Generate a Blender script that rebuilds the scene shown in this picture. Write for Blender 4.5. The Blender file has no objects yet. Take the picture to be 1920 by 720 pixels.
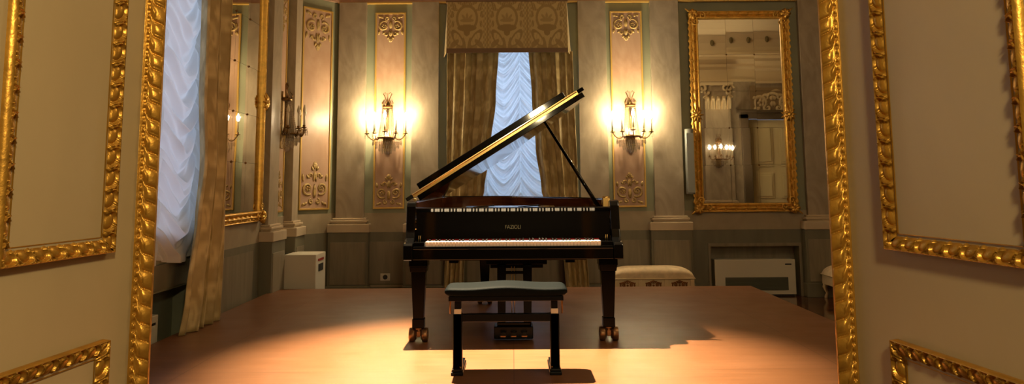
import bpy, bmesh, math, random
from mathutils import Vector, Matrix
random.seed(7)
PI = math.pi
S = bpy.context.scene
COL = S.collection

# ------------------------------------------------------------------ camera, exposure, world, big lights
F = 1495.0; PITCH = math.radians(7.0); ROLL = math.radians(0.4); CX, CY = 960.0, 162.0
EYE = Vector((0, 0, 1.42))
cam_d = bpy.data.cameras.new('camera'); cam = bpy.data.objects.new('camera', cam_d); COL.objects.link(cam)
cam_d.sensor_width = 36.0; cam_d.lens = 36.0 * F / 1920.0
cam_d.shift_y = -(360.0 - CY) / 1920.0
cam_d.clip_start = 0.02
cam.matrix_world = Matrix.Translation(EYE) @ Matrix.Rotation(PI/2 + PITCH, 4, 'X') @ Matrix.Rotation(-ROLL, 4, 'Z')
S.camera = cam
S.view_settings.view_transform = 'Standard'; S.view_settings.look = 'None'
S.view_settings.gamma = 1.0; S.view_settings.use_curve_mapping = False
S.view_settings.exposure = 0.0
cy = S.cycles
cy.use_denoising = True; cy.max_bounces = 8; cy.diffuse_bounces = 4; cy.glossy_bounces = 5
cy.transmission_bounces = 5; cy.transparent_max_bounces = 8
cy.caustics_reflective = False; cy.caustics_refractive = False
cy.sample_clamp_indirect = 4.0

WARM = (1.0, 0.77, 0.44)
K_SCONCE = 128.0       # watts of each candle bulb
w = bpy.data.worlds.new('sky'); S.world = w; w.use_nodes = True
bg = w.node_tree.nodes['Background']; bg.inputs[0].default_value = (0.30, 0.48, 0.85, 1); bg.inputs[1].default_value = 0.8

def light(name, kind, loc, energy, color, target=None, **kw):
    d = bpy.data.lights.new(name, kind); d.energy = energy; d.color = color
    for k, v in kw.items(): setattr(d, k, v)
    o = bpy.data.objects.new(name, d); COL.objects.link(o); o.location = loc
    if target is not None:
        o.rotation_euler = (Vector(target) - Vector(loc)).to_track_quat('-Z', 'Y').to_euler()
    return o
# stage spotlight hanging from the ceiling above the left of the piano
light('stage_spot', 'SPOT', (-0.95, 6.75, 5.15), 12500, (1.0, 0.77, 0.47), (-0.1, 5.3, 0.3),
      spot_size=math.radians(46), spot_blend=1.0, shadow_soft_size=0.03)
# daylight outside the two windows
light('daylight_back', 'AREA', (0.05, 11.3, 2.5), 70, (0.62, 0.78, 1.0), (0.05, 10.0, 2.3), shape='RECTANGLE', size=1.6, size_y=2.8)
light('daylight_left', 'AREA', (-3.9, 5.9, 2.6), 45, (0.90, 0.94, 1.0), (-2.6, 6.0, 2.4), shape='RECTANGLE', size=2.0, size_y=2.8)
# added unseen fills: hall ceiling and walls; door leaves, from behind the camera
light('hall_fill', 'POINT', (3.0, 3.8, 4.3), 80, WARM, shadow_soft_size=0.35)
light('anteroom_fill', 'POINT', (0.42, -0.7, 2.6), 190, (1.0, 0.77, 0.42), shadow_soft_size=0.12)

# ------------------------------------------------------------------ pixel helpers (photo pixel + real depth -> point)
def ray(u, v):
    a = (u - CX) / F; b = -(v - CY) / F
    c, s = math.cos(-ROLL), math.sin(-ROLL)
    a, b = a * c - b * s, a * s + b * c
    return Vector((a, math.cos(PITCH) - b * math.sin(PITCH), math.sin(PITCH) + b * math.cos(PITCH)))
def PY(u, v, y):
    r = ray(u, v); return EYE + r * (y / r.y)
def X(u, y, v=250): return PY(u, v, y).x

# ------------------------------------------------------------------ materials
def lin(c):
    out = []
    for x in c:
        x = x / 255.0
        out.append(x / 12.92 if x <= 0.04045 else ((x + 0.055) / 1.055) ** 2.4)
    return tuple(out) + (1.0,)
M = {}
def mat(name, rgb, rough=0.5, metal=0.0, coat=0.0, noise=None, bump=None, spec=0.5, emit=None, rgb2=None):
    """noise=(scale, amount, (sx,sy,sz)) colour variation; bump=(scale, strength)"""
    m = bpy.data.materials.new(name); m.use_nodes = True; nt = m.node_tree; N = nt.nodes; L = nt.links
    b = N['Principled BSDF']; b.inputs['Base Color'].default_value = lin(rgb)
    b.inputs['Roughness'].default_value = rough; b.inputs['Metallic'].default_value = metal
    b.inputs['Coat Weight'].default_value = coat; b.inputs['Coat Roughness'].default_value = 0.05
    b.inputs['Specular IOR Level'].default_value = spec
    tc = N.new('ShaderNodeTexCoord')
    if noise:
        mp = N.new('ShaderNodeMapping'); mp.inputs['Scale'].default_value = noise[2]
        L.new(tc.outputs['Object'], mp.inputs['Vector'])
        n = N.new('ShaderNodeTexNoise'); n.inputs['Scale'].default_value = noise[0]; n.inputs['Detail'].default_value = 6
        n.inputs['Distortion'].default_value = noise[3] if len(noise) > 3 else 0.5
        L.new(mp.outputs[0], n.inputs['Vector'])
        r = N.new('ShaderNodeValToRGB'); a = noise[1]
        lo = lin(rgb2) if rgb2 else tuple(x * (1 - a) for x in lin(rgb)[:3]) + (1,)
        hi = lin(rgb) if rgb2 else tuple(min(1, x * (1 + a)) for x in lin(rgb)[:3]) + (1,)
        r.color_ramp.elements[0].position = 0.35; r.color_ramp.elements[0].color = lo
        r.color_ramp.elements[1].position = 0.65; r.color_ramp.elements[1].color = hi
        L.new(n.outputs['Fac'], r.inputs['Fac']); L.new(r.outputs[0], b.inputs['Base Color'])
    if bump:
        n2 = N.new('ShaderNodeTexNoise'); n2.inputs['Scale'].default_value = bump[0]; n2.inputs['Detail'].default_value = 4
        L.new(tc.outputs['Object'], n2.inputs['Vector'])
        bp = N.new('ShaderNodeBump'); bp.inputs['Strength'].default_value = bump[1]; bp.inputs['Distance'].default_value = 0.01
        L.new(n2.outputs['Fac'], bp.inputs['Height']); L.new(bp.outputs[0], b.inputs['Normal'])
    if emit:
        b.inputs['Emission Color'].default_value = emit[0] + (1,); b.inputs['Emission Strength'].default_value = emit[1]
    M[name] = m; return m

mat('green_plaster', (142, 145, 120), 0.6, noise=(3, 0.08, (1, 1, 0.6)))
mat('marble', (174, 160, 138), 0.32, noise=(2.2, 0.1, (1.6, 1.6, 0.7), 2.5), rgb2=(154, 141, 120))
mat('pink_marble', (192, 160, 134), 0.35, noise=(3, 0.1, (1, 1, 0.5), 2.0), rgb2=(180, 146, 120))
mat('base_stone', (196, 178, 150), 0.4, noise=(5, 0.05, (1, 1, 1)))
mat('band_stone', (162, 148, 122), 0.45, noise=(4, 0.08, (1, 1, 1)))
mat('dado_green', (112, 108, 90), 0.45, noise=(4, 0.1, (2, 2, 0.3)))
mat('dado_panel', (132, 122, 102), 0.45, noise=(5, 0.12, (3, 3, 0.3)))
mat('dado_dark', (82, 78, 66), 0.5)
mat('pink_frieze', (176, 138, 112), 0.5, noise=(5, 0.1, (1, 1, 1)))
mat('gold_paint', (206, 168, 88), 0.4, 0.35)
mat('gold_pale', (184, 156, 100), 0.5, 0.15, noise=(30, 0.3, (1, 1, 1)))
mat('gold', (204, 154, 62), 0.36, 0.7, noise=(18, 0.14, (1, 1, 1)), bump=(60, 0.15))
mat('gold_bright', (230, 182, 86), 0.34, 0.65, noise=(18, 0.14, (1, 1, 1)), bump=(60, 0.15))
mat('gold_dull', (206, 158, 70), 0.42, 0.6, noise=(14, 0.18, (1, 1, 1)), bump=(70, 0.15))
mat('brass', (240, 204, 128), 0.28, 0.9)
mat('bronze', (120, 88, 50), 0.3, 0.9, noise=(20, 0.2, (1, 1, 1)))
mat('caster_brass', (130, 98, 68), 0.34, 0.85)
mat('ceiling_white', (215, 200, 170), 0.7)
mat('leaf_paint', (200, 180, 138), 0.42, noise=(2.5, 0.05, (1, 1, 0.6)), bump=(25, 0.04))
mat('door_cream', (214, 202, 160), 0.5)
mat('dark_reveal', (88, 76, 60), 0.5)
mat('piano_black', (5, 5, 5), 0.05, 0.0, 0.0, spec=0.4)
mat('piano_satin', (5, 5, 5), 0.16, spec=0.07)
mat('piano_inner_wood', (120, 62, 26), 0.16, 0.0, 0.5, noise=(6, 0.25, (0.6, 0.6, 6)))
mat('soundboard_wood', (196, 140, 74), 0.3)
mat('plate_gold', (224, 170, 70), 0.22, 0.9)
mat('string_steel', (200, 195, 185), 0.25, 1.0)
mat('ivory', (240, 236, 232), 0.2)
mat('ebony', (10, 10, 10), 0.25)
mat('red_felt', (150, 20, 30), 0.9)
mat('logo_brass', (170, 160, 130), 0.3, 1.0)
mat('leather', (17, 21, 22), 0.6, spec=0.02, bump=(120, 0.12))
mat('stool_black', (8, 8, 9), 0.3, spec=0.15)
mat('collar_white', (200, 196, 184), 0.5)
mat('appliance_white', (214, 208, 190), 0.45)
mat('appliance_dark', (40, 40, 38), 0.6)
mat('grille_green', (92, 94, 80), 0.6)
mat('label_red', (150, 40, 30), 0.5)
mat('speaker_grey', (150, 154, 150), 0.4, 0.3)
mat('upholstery', (220, 196, 158), 0.75, noise=(14, 0.1, (1, 1, 1)))
mat('bench_cream', (214, 192, 150), 0.5)
mat('ornament_brown', (128, 78, 34), 0.5, 0.3)
mat('curtain_lining', (186, 166, 128), 0.8)
mat('socket_white', (200, 190, 170), 0.5)
mat('parapet', (120, 90, 60), 0.5)
mat('bulb', (255, 230, 190), 0.4, emit=((1.0, 0.80, 0.50), 60.0))
mat('wax', (226, 214, 186), 0.5)
mat('window_white', (210, 206, 196), 0.5)
mat('stucco', (214, 196, 160), 0.6)
mat('stucco_dark', (150, 130, 100), 0.6)
mat('medallion', (110, 98, 60), 0.6)
mat('parquet', (92, 52, 26), 0.14, 0.0, 0.4)

def mk(name):
    m = bpy.data.materials.new(name); m.use_nodes = True; M[name] = m
    return m, m.node_tree.nodes, m.node_tree.links
# stage: brown boards, with large sheets and faint seams
m, N, L = mk('stage_wood')
b = N['Principled BSDF']; b.inputs['Roughness'].default_value = 0.36
tc = N.new('ShaderNodeTexCoord'); br = N.new('ShaderNodeTexBrick')
br.inputs['Scale'].default_value = 1.0; br.inputs['Brick Width'].default_value = 2.0; br.inputs['Row Height'].default_value = 1.0
br.inputs['Mortar Size'].default_value = 0.0025; br.inputs['Mortar Smooth'].default_value = 0.1; br.offset = 0.0
br.inputs['Color1'].default_value = lin((130, 86, 56)); br.inputs['Color2'].default_value = lin((124, 82, 52)); br.inputs['Mortar'].default_value = lin((84, 54, 34))
L.new(tc.outputs['Object'], br.inputs['Vector'])
mp = N.new('ShaderNodeMapping'); mp.inputs['Scale'].default_value = (1.2, 14, 1); L.new(tc.outputs['Object'], mp.inputs[0])
n = N.new('ShaderNodeTexNoise'); n.inputs['Scale'].default_value = 2.2; n.inputs['Detail'].default_value = 7; L.new(mp.outputs[0], n.inputs['Vector'])
mx = N.new('ShaderNodeMix'); mx.data_type = 'RGBA'; mx.blend_type = 'MULTIPLY'; mx.inputs[0].default_value = 1.0
rp = N.new('ShaderNodeValToRGB'); rp.color_ramp.elements[0].position = 0.3; rp.color_ramp.elements[0].color = (0.8, 0.78, 0.76, 1); rp.color_ramp.elements[1].position = 0.7
L.new(n.outputs['Fac'], rp.inputs[0]); L.new(br.outputs['Color'], mx.inputs[6]); L.new(rp.outputs[0], mx.inputs[7]); L.new(mx.outputs[2], b.inputs['Base Color'])
n3 = N.new('ShaderNodeTexNoise'); n3.inputs['Scale'].default_value = 3.0; n3.inputs['Detail'].default_value = 5; L.new(tc.outputs['Object'], n3.inputs['Vector'])
mr = N.new('ShaderNodeMapRange'); mr.inputs[3].default_value = 0.28; mr.inputs[4].default_value = 0.46; L.new(n3.outputs['Fac'], mr.inputs[0]); L.new(mr.outputs[0], b.inputs['Roughness'])
# parquet
m, N, L = mk('parquet'); b = N['Principled BSDF']; b.inputs['Roughness'].default_value = 0.12
tc = N.new('ShaderNodeTexCoord'); mp = N.new('ShaderNodeMapping'); mp.inputs['Rotation'].default_value = (0, 0, math.radians(38)); L.new(tc.outputs['Object'], mp.inputs[0])
br = N.new('ShaderNodeTexBrick'); br.inputs['Scale'].default_value = 1; br.inputs['Brick Width'].default_value = 1.1; br.inputs['Row Height'].default_value = 0.16; br.inputs['Mortar Size'].default_value = 0.004
br.inputs['Color1'].default_value = lin((112, 66, 34)); br.inputs['Color2'].default_value = lin((52, 28, 14)); br.inputs['Mortar'].default_value = lin((24, 12, 8))
L.new(mp.outputs[0], br.inputs['Vector']); L.new(br.outputs['Color'], b.inputs['Base Color'])
# mirror glass, old and slightly dark
m, N, L = mk('mirror_glass'); b = N['Principled BSDF']; b.inputs['Metallic'].default_value = 1; b.inputs['Roughness'].default_value = 0.015
b.inputs['Base Color'].default_value = (0.80, 0.76, 0.68, 1)
# festoon voile: diffuse + translucent
m, N, L = mk('voile'); N.remove(N['Principled BSDF']); out = N['Material Output']
d = N.new('ShaderNodeBsdfDiffuse'); t = N.new('ShaderNodeBsdfTranslucent'); x = N.new('ShaderNodeMixShader')
d.inputs[0].default_value = (0.72, 0.70, 0.68, 1); t.inputs[0].default_value = (0.72, 0.78, 0.86, 1); x.inputs[0].default_value = 0.45
L.new(d.outputs[0], x.inputs[1]); L.new(t.outputs[0], x.inputs[2]); L.new(x.outputs[0], out.inputs[0])
# thin window pane
m, N, L = mk('pane'); N.remove(N['Principled BSDF']); out = N['Material Output']
t = N.new('ShaderNodeBsdfTransparent'); g = N.new('ShaderNodeBsdfGlossy'); g.inputs['Roughness'].default_value = 0.02; x = N.new('ShaderNodeMixShader'); x.inputs[0].default_value = 0.08
L.new(t.outputs[0], x.inputs[1]); L.new(g.outputs[0], x.inputs[2]); L.new(x.outputs[0], out.inputs[0])
# cut crystal
m, N, L = mk('crystal'); N.remove(N['Principled BSDF']); out = N['Material Output']
t = N.new('ShaderNodeBsdfTransparent'); t.inputs[0].default_value = (0.97, 0.95, 0.91, 1); g = N.new('ShaderNodeBsdfGlossy'); g.inputs['Roughness'].default_value = 0.2; x = N.new('ShaderNodeMixShader')
lw = N.new('ShaderNodeLayerWeight'); lw.inputs[0].default_value = 0.6; L.new(lw.outputs['Facing'], x.inputs[0])
L.new(t.outputs[0], x.inputs[1]); L.new(g.outputs[0], x.inputs[2]); L.new(x.outputs[0], out.inputs[0])
# damask by vertex attribute 'pat' plus weave noise; and blotchy damask for the drapes
def damask(name, c_lo, c_hi, attr, rough=0.55, sheen=0.3):
    m, N, L = mk(name); b = N['Principled BSDF']; b.inputs['Roughness'].default_value = rough
    b.inputs['Sheen Weight'].default_value = sheen
    mx = N.new('ShaderNodeMix'); mx.data_type = 'RGBA'; mx.inputs[6].default_value = lin(c_lo); mx.inputs[7].default_value = lin(c_hi)
    a = N.new('ShaderNodeAttribute'); a.attribute_name = attr; L.new(a.outputs['Fac'], mx.inputs[0]); L.new(mx.outputs[2], b.inputs['Base Color'])
    return m
damask('pelmet_damask', (150, 124, 70), (206, 182, 122), 'pat')
damask('drape_damask', (158, 136, 84), (200, 178, 124), 'pat')

# ------------------------------------------------------------------ mesh helpers
class B:
    def __init__(s): s.bm = bmesh.new()
    def box(s, x0, x1, y0, y1, z0, z1, mi=0):
        v = [s.bm.verts.new(p) for p in ((x0,y0,z0),(x1,y0,z0),(x1,y1,z0),(x0,y1,z0),(x0,y0,z1),(x1,y0,z1),(x1,y1,z1),(x0,y1,z1))]
        for f in ((0,3,2,1),(4,5,6,7),(0,1,5,4),(1,2,6,5),(2,3,7,6),(3,0,4,7)):
            s.bm.faces.new([v[i] for i in f]).material_index = mi
        return s
    def obox(s, c, ax, ay, az, mi=0):        # oriented box: centre, three half-vectors
        c = Vector(c); ax, ay, az = Vector(ax), Vector(ay), Vector(az)
        v = [s.bm.verts.new(c + ax*i + ay*j + az*k) for k in (-1, 1) for i, j in ((-1,-1),(1,-1),(1,1),(-1,1))]
        for f in ((0,3,2,1),(4,5,6,7),(0,1,5,4),(1,2,6,5),(2,3,7,6),(3,0,4,7)):
            s.bm.faces.new([v[i] for i in f]).material_index = mi
        return s
    def tube(s, pts, r, n=8, flat=None, mi=0):
        pts = [Vector(p) for p in pts]; rs = r if isinstance(r, (list, tuple)) else [r]*len(pts)
        prev = None; up = None
        for i, p in enumerate(pts):
            t = (pts[min(i+1, len(pts)-1)] - pts[max(i-1, 0)])
            if t.length < 1e-9: t = Vector((0, 0, 1))
            t.normalize()
            if up is None:
                up = Vector((0, 0, 1)) if abs(t.z) < 0.9 else Vector((1, 0, 0))
                if flat is not None: up = Vector(flat)
            a = t.cross(up)
            if a.length < 1e-6: a = t.cross(Vector((1, 0.3, 0)))
            a.normalize(); b2 = a.cross(t).normalized()
            if flat is None: up = b2
            ring = [s.bm.verts.new(p + (a*math.cos(2*PI*k/n) + b2*math.sin(2*PI*k/n)*(1 if flat is None else 0.7))*rs[i]) for k in range(n)]
            if prev:
                for k in range(n):
                    f = s.bm.faces.new((prev[k], prev[(k+1)%n], ring[(k+1)%n], ring[k])); f.material_index = mi; f.smooth = True
            else:
                s.bm.faces.new(list(reversed(ring))).material_index = mi
            prev = ring
        s.bm.faces.new(prev).material_index = mi
        return s
    def lathe(s, prof, c=(0,0,0), n=24, axis='z', mi=0, smooth=True):   # prof = [(r, h)]
        c = Vector(c); prev = None
        def pt(r, h, a):
            if axis == 'z': return c + Vector((r*math.cos(a), r*math.sin(a), h))
            if axis == 'x': return c + Vector((h, r*math.cos(a), r*math.sin(a)))
            return c + Vector((r*math.cos(a), h, r*math.sin(a)))
        rings = []
        for r, h in prof:
            rings.append([s.bm.verts.new(pt(max(r, 1e-5), h, 2*PI*k/n)) for k in range(n)])
        for q in range(len(rings)-1):
            for k in range(n):
                f = s.bm.faces.new((rings[q][k], rings[q][(k+1)%n], rings[q+1][(k+1)%n], rings[q+1][k])); f.smooth = smooth; f.material_index = mi
        s.bm.faces.new(rings[0]); s.bm.faces.new(rings[-1])
        return s
    def ball(s, c, r, sc=(1,1,1), n=10, mi=0):
        prof = [(math.sin(PI*i/6), -math.cos(PI*i/6)) for i in range(7)]
        c = Vector(c); rings = []
        for q, h in prof:
            rings.append([s.bm.verts.new(c + Vector((q*math.cos(2*PI*k/n)*r*sc[0], q*math.sin(2*PI*k/n)*r*sc[1], h*r*sc[2]))) for k in range(n)])
        for q in range(6):
            for k in range(n):
                f = s.bm.faces.new((rings[q][k], rings[q][(k+1)%n], rings[q+1][(k+1)%n], rings[q+1][k])); f.smooth = True; f.material_index = mi
        return s
    def prism(s, poly, z0, z1, mi=0):        # poly [(x,y)]
        a = [s.bm.verts.new((x, y, z0)) for x, y in poly]; b2 = [s.bm.verts.new((x, y, z1)) for x, y in poly]
        s.bm.faces.new(list(reversed(a))).material_index = mi; s.bm.faces.new(b2).material_index = mi
        n = len(poly)
        for i in range(n): s.bm.faces.new((a[i], a[(i+1)%n], b2[(i+1)%n], b2[i])).material_index = mi
        return s
    def extr(s, poly, o, e1, e2, d):         # poly in (e1,e2) plane at o, extruded along d
        o, e1, e2, d = Vector(o), Vector(e1), Vector(e2), Vector(d)
        a = [s.bm.verts.new(o + e1*p + e2*q) for p, q in poly]; b2 = [s.bm.verts.new(v.co + d) for v in a]
        s.bm.faces.new(list(reversed(a))); s.bm.faces.new(b2); n = len(poly)
        for i in range(n): s.bm.faces.new((a[i], a[(i+1)%n], b2[(i+1)%n], b2[i]))
        return s
    def grid(s, nu, nv, fn, mi=0, smooth=True):
        V = [[s.bm.verts.new(fn(i/nu, j/nv)) for j in range(nv+1)] for i in range(nu+1)]
        for i in range(nu):
            for j in range(nv):
                f = s.bm.faces.new((V[i][j], V[i+1][j], V[i+1][j+1], V[i][j+1])); f.smooth = smooth; f.material_index = mi
        return V
    def out(s, name, mats, parent=None, bevel=0, segs=2, recalc=True, label=None):
        if recalc: bmesh.ops.recalc_face_normals(s.bm, faces=s.bm.faces)
        me = bpy.data.meshes.new(name); s.bm.to_mesh(me); s.bm.free()
        for q in (mats if isinstance(mats, (list, tuple)) else [mats]): me.materials.append(M[q])
        o = bpy.data.objects.new(name, me); COL.objects.link(o)
        if parent: o.parent = parent
        if bevel:
            md = o.modifiers.new('bevel', 'BEVEL'); md.width = bevel; md.segments = segs; md.limit_method = 'ANGLE'; md.angle_limit = math.radians(40)
            md.harden_normals = False
        if label: o['label'] = label
        return o
def tag(o, label, cat, group=None):
    o['label'] = label; o['category'] = cat
    if group: o['group'] = group
    return o
def thing(name, label, cat, loc=(0,0,0), rz=0, group=None):
    o = bpy.data.objects.new(name, None); COL.objects.link(o); o.location = loc; o.rotation_euler = (0, 0, rz); o.empty_display_size = 0.1
    return tag(o, label, cat, group)
def struct(o):
    o['kind'] = 'structure'; return o
def copy_tree(o, parent=None):
    c = o.copy(); COL.objects.link(c); c.parent = parent
    for ch in list(o.children): copy_tree(ch, c)
    return c

# carved strip: relief grid laid on a plane. o origin, a along, c across, n outwards; mitre insets
def relief(bm, o, a, c, n, Lg, W, fn, depth, mit=(0, 0), ds=0.004, nt=16, seed=0, side=True):
    o, a, c, n = Vector(o), Vector(a).normalized(), Vector(c).normalized(), Vector(n).normalized()
    ns = max(2, int(Lg / ds))
    def f(i, j):
        t = j; s0 = mit[0]*t*W; s1 = Lg - mit[1]*t*W
        s = s0 + (s1 - s0)*i
        edge = 0 if (side and (j == 0 or j == 1)) else 1
        return o + a*s + c*(t*W) + n*(depth*fn(s, t)*edge)
    bm.grid(ns, nt, f)
def fr(x): return x - math.floor(x)
def bump(x, c, w2): 
    d = (x - c)/w2
    return math.sqrt(max(0, 1 - d*d))
def pat_egg(p):
    def f(s, t):
        rp = 0.62 - 0.52*t
        if t < 0.13: return rp + 0.14 + 0.2*bump(t, 0.065, 0.065)
        if t > 0.90: return rp + 0.05 + 0.16*bump(t, 0.95, 0.05)
        q = fr(s/p + 0.32*(t - 0.5)); h = 0
        dx = (q - 0.5)/0.34; dy = (t - 0.50)/0.30; r = math.sqrt(dx*dx + dy*dy)
        if r < 1: h = 0.03 + 0.26*math.sqrt(1 - r*r)
        rr = math.hypot((q - 0.47)/0.47, (t - 0.50)/0.42)
        if dy < 0.7: h = max(h, 0.52*math.exp(-((rr - 0.98)/0.10)**2))
        q2 = abs(fr(q + 0.5) - 0.5)
        h = max(h, 0.34*bump(q2, 0, 0.10)*bump(t, 0.28, 0.2))
        h = max(h, 0.30*bump(q2, 0, 0.07)*bump(t, 0.70, 0.14))
        return rp + h
    return f
def pat_acanthus(p):
    def f(s, t):
        # t 0..0.1 fillet, 0.1..0.24 beads, rest big alternating leaves rolling over a convex edge
        if t < 0.10: return 0.25
        if t < 0.24:
            q = fr(s/(p/4)); return 0.10 + 0.42*bump(q, 0.5, 0.40)*bump(t, 0.17, 0.07)
        u = (t - 0.24)/0.76
        base = 0.30 + 0.42*math.sin(PI*min(1, u*0.62 + 0.18))
        q = fr(s/p + 0.16*u - 1.6*max(0, 0.34 - u)**2 + 0.5*max(0, u - 0.8)**2)
        if q < 0.52:     # smooth rounded lobe with an overturned tip
            k = q/0.52; h = base + 0.26*math.sin(PI*k)**0.6
            if 0.2 < k < 0.6: h += 0.22*bump(u, 0.16, 0.15)*bump(k, 0.42, 0.2)
        else:            # recessed husk with a central rib
            k = (q - 0.52)/0.48; h = base + 0.06 + 0.18*bump(k, 0.5, 0.3)*bump(u, 0.62, 0.45) - 0.14*bump(k, 0.5, 0.48)*bump(u, 0.05, 0.25)
        for c0, wd in ((0.0, 0.045), (0.52, 0.035), (1.0, 0.045)):
            h -= 0.34*max(0, 1 - abs(q - c0)/wd)*(0.35 + 0.65*math.sin(PI*min(1, u + 0.1)))
        return max(0.05, h*(1 if u < 0.9 else 1 - 3.0*(u - 0.9)))
    return f
def pat_husk(p):
    def f(s, t):
        if t < 0.16: return 0.45 + 0.15*bump(t, 0.08, 0.08)
        if t > 0.72: return 0.62 + 0.38*bump(t, 0.86, 0.14)
        q = fr(s/p); u = (t - 0.44)/0.27; h = 0.28
        wd = 0.95*math.sqrt(max(0, q))*(1 if q < 0.75 else max(0, (1 - q)/0.25)**0.5)
        if wd > 0.02 and abs(u) < wd: h = 0.32 + 0.55*math.sqrt(1 - (u/wd)**2)*(0.6 + 0.4*abs(math.cos(u*5)))
        q3 = abs(fr(q + 0.5) - 0.5)
        h = max(h, 0.3 + 0.4*bump(q3, 0, 0.12)*bump(abs(u), 0.75, 0.25))
        return h
    return f
def rect_frame(name, mats, parent, o, a, c, n, w0, h0, W, fn, depth, ds=0.004, nt=14, sides='tblr', outward=True):
    """carved picture-frame moulding: outer size w0 x h0 from o; a,c in plane; strips run inwards (t=0 at outer edge)"""
    bm = B(); o, a, c = Vector(o), Vector(a).normalized(), Vector(c).normalized()
    f = fn if outward else (lambda s, t: fn(s, 1 - t))
    if 'b' in sides: relief(bm, o, a, c, n, w0, W, f, depth, (1, 1), ds, nt)
    if 't' in sides: relief(bm, o + c*h0, a, -c, n, w0, W, f, depth, (1, 1), ds, nt)
    if 'l' in sides: relief(bm, o, c, a, n, h0, W, f, depth, (1, 1), ds, nt)
    if 'r' in sides: relief(bm, o + a*w0, c, -a, n, h0, W, f, depth, (1, 1), ds, nt)
    bmesh.ops.remove_doubles(bm.bm, verts=bm.bm.verts, dist=1e-5)
    # orient normals towards n
    nn = Vector(n)
    for fc in bm.bm.faces:
        fc.normal_update()
        if fc.normal.dot(nn) < 0: fc.normal_flip()
    return bm.out(name, mats, parent, recalc=False)

# stucco arabesque in a plane: o = centre of base, a = right, c = growth direction, n = out
def scroll(bm, P0, c0, r0, turns, sgn, a0, R, T):
    pts = []; rs = []
    k = 26
    for i in range(k + 1):
        f = i/k; r = r0*(1 - f)**0.8 + 0.12*r0*f; ang = a0 + sgn*turns*2*PI*f
        pts.append(P0(c0[0] + r*math.cos(ang), c0[1] + r*math.sin(ang))); rs.append(R*(0.55 + 0.6*math.sin(PI*min(1, f*0.9 + 0.15))))
    bm.tube(pts, rs, 6, flat=T)
def ornament(name, mats, parent, o, a, c, n, W, H):
    o, a, c, n = Vector(o), Vector(a).normalized(), Vector(c).normalized(), Vector(n).normalized()
    P0 = lambda x, y: o + a*(x*W/2) + c*(y*H) + n*0.006
    bm = B(); k = H/W*2
    def PP(s): return lambda x, y: P0(x*s, y)
    R = 0.031*W
    for s in (-1, 1):
        p = PP(s)
        asp = W/2/H
        def sp(cx, cyy, r, turns, sgn, a0, rr):
            pts = []; rs = []
            for i in range(25):
                f = i/24; q = r*((1 - f)**0.75*0.9 + 0.1); ang = a0 + sgn*turns*2*PI*f
                pts.append(p(cx + q*math.cos(ang), cyy + q*asp*math.sin(ang))); rs.append(rr*(0.5 + 0.7*math.sin(PI*min(1, f + 0.15))))
            bm.tube(pts, rs, 6, flat=n)
        sp(0.52, 0.40, 0.40, 1.3, 1, -2.2, R*1.2)       # big scroll
        sp(0.25, 0.13, 0.17, 1.2, -1, 1.6, R)           # base scroll
        sp(0.30, 0.68, 0.16, 1.1, 1, -1.2, R*0.9)       # upper curl
        # rosette in the eye of the big scroll
        for q in range(5):
            aa = q*2*PI/5; v = p(0.52 + 0.11*math.cos(aa), 0.40 + 0.11*asp*math.sin(aa)); bm.ball(v, R*1.15, (1, 1, 1), 6)
        # leaf sprays
        for (x0, y0, x1, y1) in ((0.75, 0.10, 0.95, 0.03), (0.55, 0.12, 0.80, 0.05), (0.86, 0.55, 0.92, 0.72), (0.45, 0.62, 0.62, 0.70), (0.10, 0.55, 0.02, 0.78), (0.12, 0.78, 0.26, 0.88), (0.05, 0.20, 0.04, 0.50)):
            pts = [p(x0 + (x1 - x0)*f, y0 + (y1 - y0)*f) for f in (0, .25, .5, .75, 1)]
            bm.tube(pts, [R*0.3, R*1.3, R*1.6, R*1.1, R*0.2], 6, flat=n)
    # palmette at the tip
    for ang in (-50, -25, 0, 25, 50):
        t = math.radians(ang); pts = [P0(0.20*f*math.sin(t), 0.82 + 0.17*f*math.cos(t)) for f in (0, .33, .66, 1)]
        bm.tube(pts, [R*0.4, R*1.1, R*1.3, R*0.3], 6, flat=n)
    return bm.out(name, mats, parent)

# ================================================================== ROOM SHELL
YB = 10.30; XL = -2.70; XR = 7.2; YN = 1.40; ZC = 5.4
CH0 = (XL, 9.78); CH1 = (-2.27, YB)        # canted corner
def wall(name, m, fn): 
    bm = B(); fn(bm); o = bm.out(name, m); struct(o); return o
WB = (-0.62, 0.66, 1.22, 3.45)             # back window opening x0,x1,z0,z1
NB = (2.50, 3.62, 0.62)                    # radiator niche in the back wall x0,x1,ztop
def f(bm):
    T = 0.5
    bm.box(-2.75, WB[0], YB, YB+T, 0, ZC); bm.box(WB[0], WB[1], YB, YB+T, 0, WB[2]); bm.box(WB[0], WB[1], YB, YB+T, WB[3], ZC)
    bm.box(WB[1], NB[0], YB, YB+T, 0, ZC); bm.box(NB[0], NB[1], YB, YB+T, NB[2], ZC); bm.box(NB[0], NB[1], YB+0.22, YB+T, 0, NB[2]); bm.box(NB[1], XR+0.3, YB, YB+T, 0, ZC)
wall('wall_back', 'green_plaster', f)
WL = (4.9, 7.0, 1.08, 4.1)                 # left window opening y0,y1,z0,z1
def f(bm):
    T = 0.45
    bm.box(XL-T, XL, YN-0.2, WL[0], 0, ZC); bm.box(XL-T, XL, WL[0], WL[1], WL[3], ZC)
    bm.box(XL-T, XL, WL[0], WL[1], 0.62, WL[2]); bm.box(XL-T, XL-0.22, WL[0], WL[1], 0, 0.62)
    bm.box(XL-T, XL, WL[1], YB+0.5, 0, ZC)
wall('wall_left', 'green_plaster', f)
ddx, ddy = CH1[0]-CH0[0], CH1[1]-CH0[1]; CL = math.hypot(ddx, ddy); CA = Vector((ddx/CL, ddy/CL, 0)); CN = Vector((ddy/CL, -ddx/CL, 0))
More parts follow.
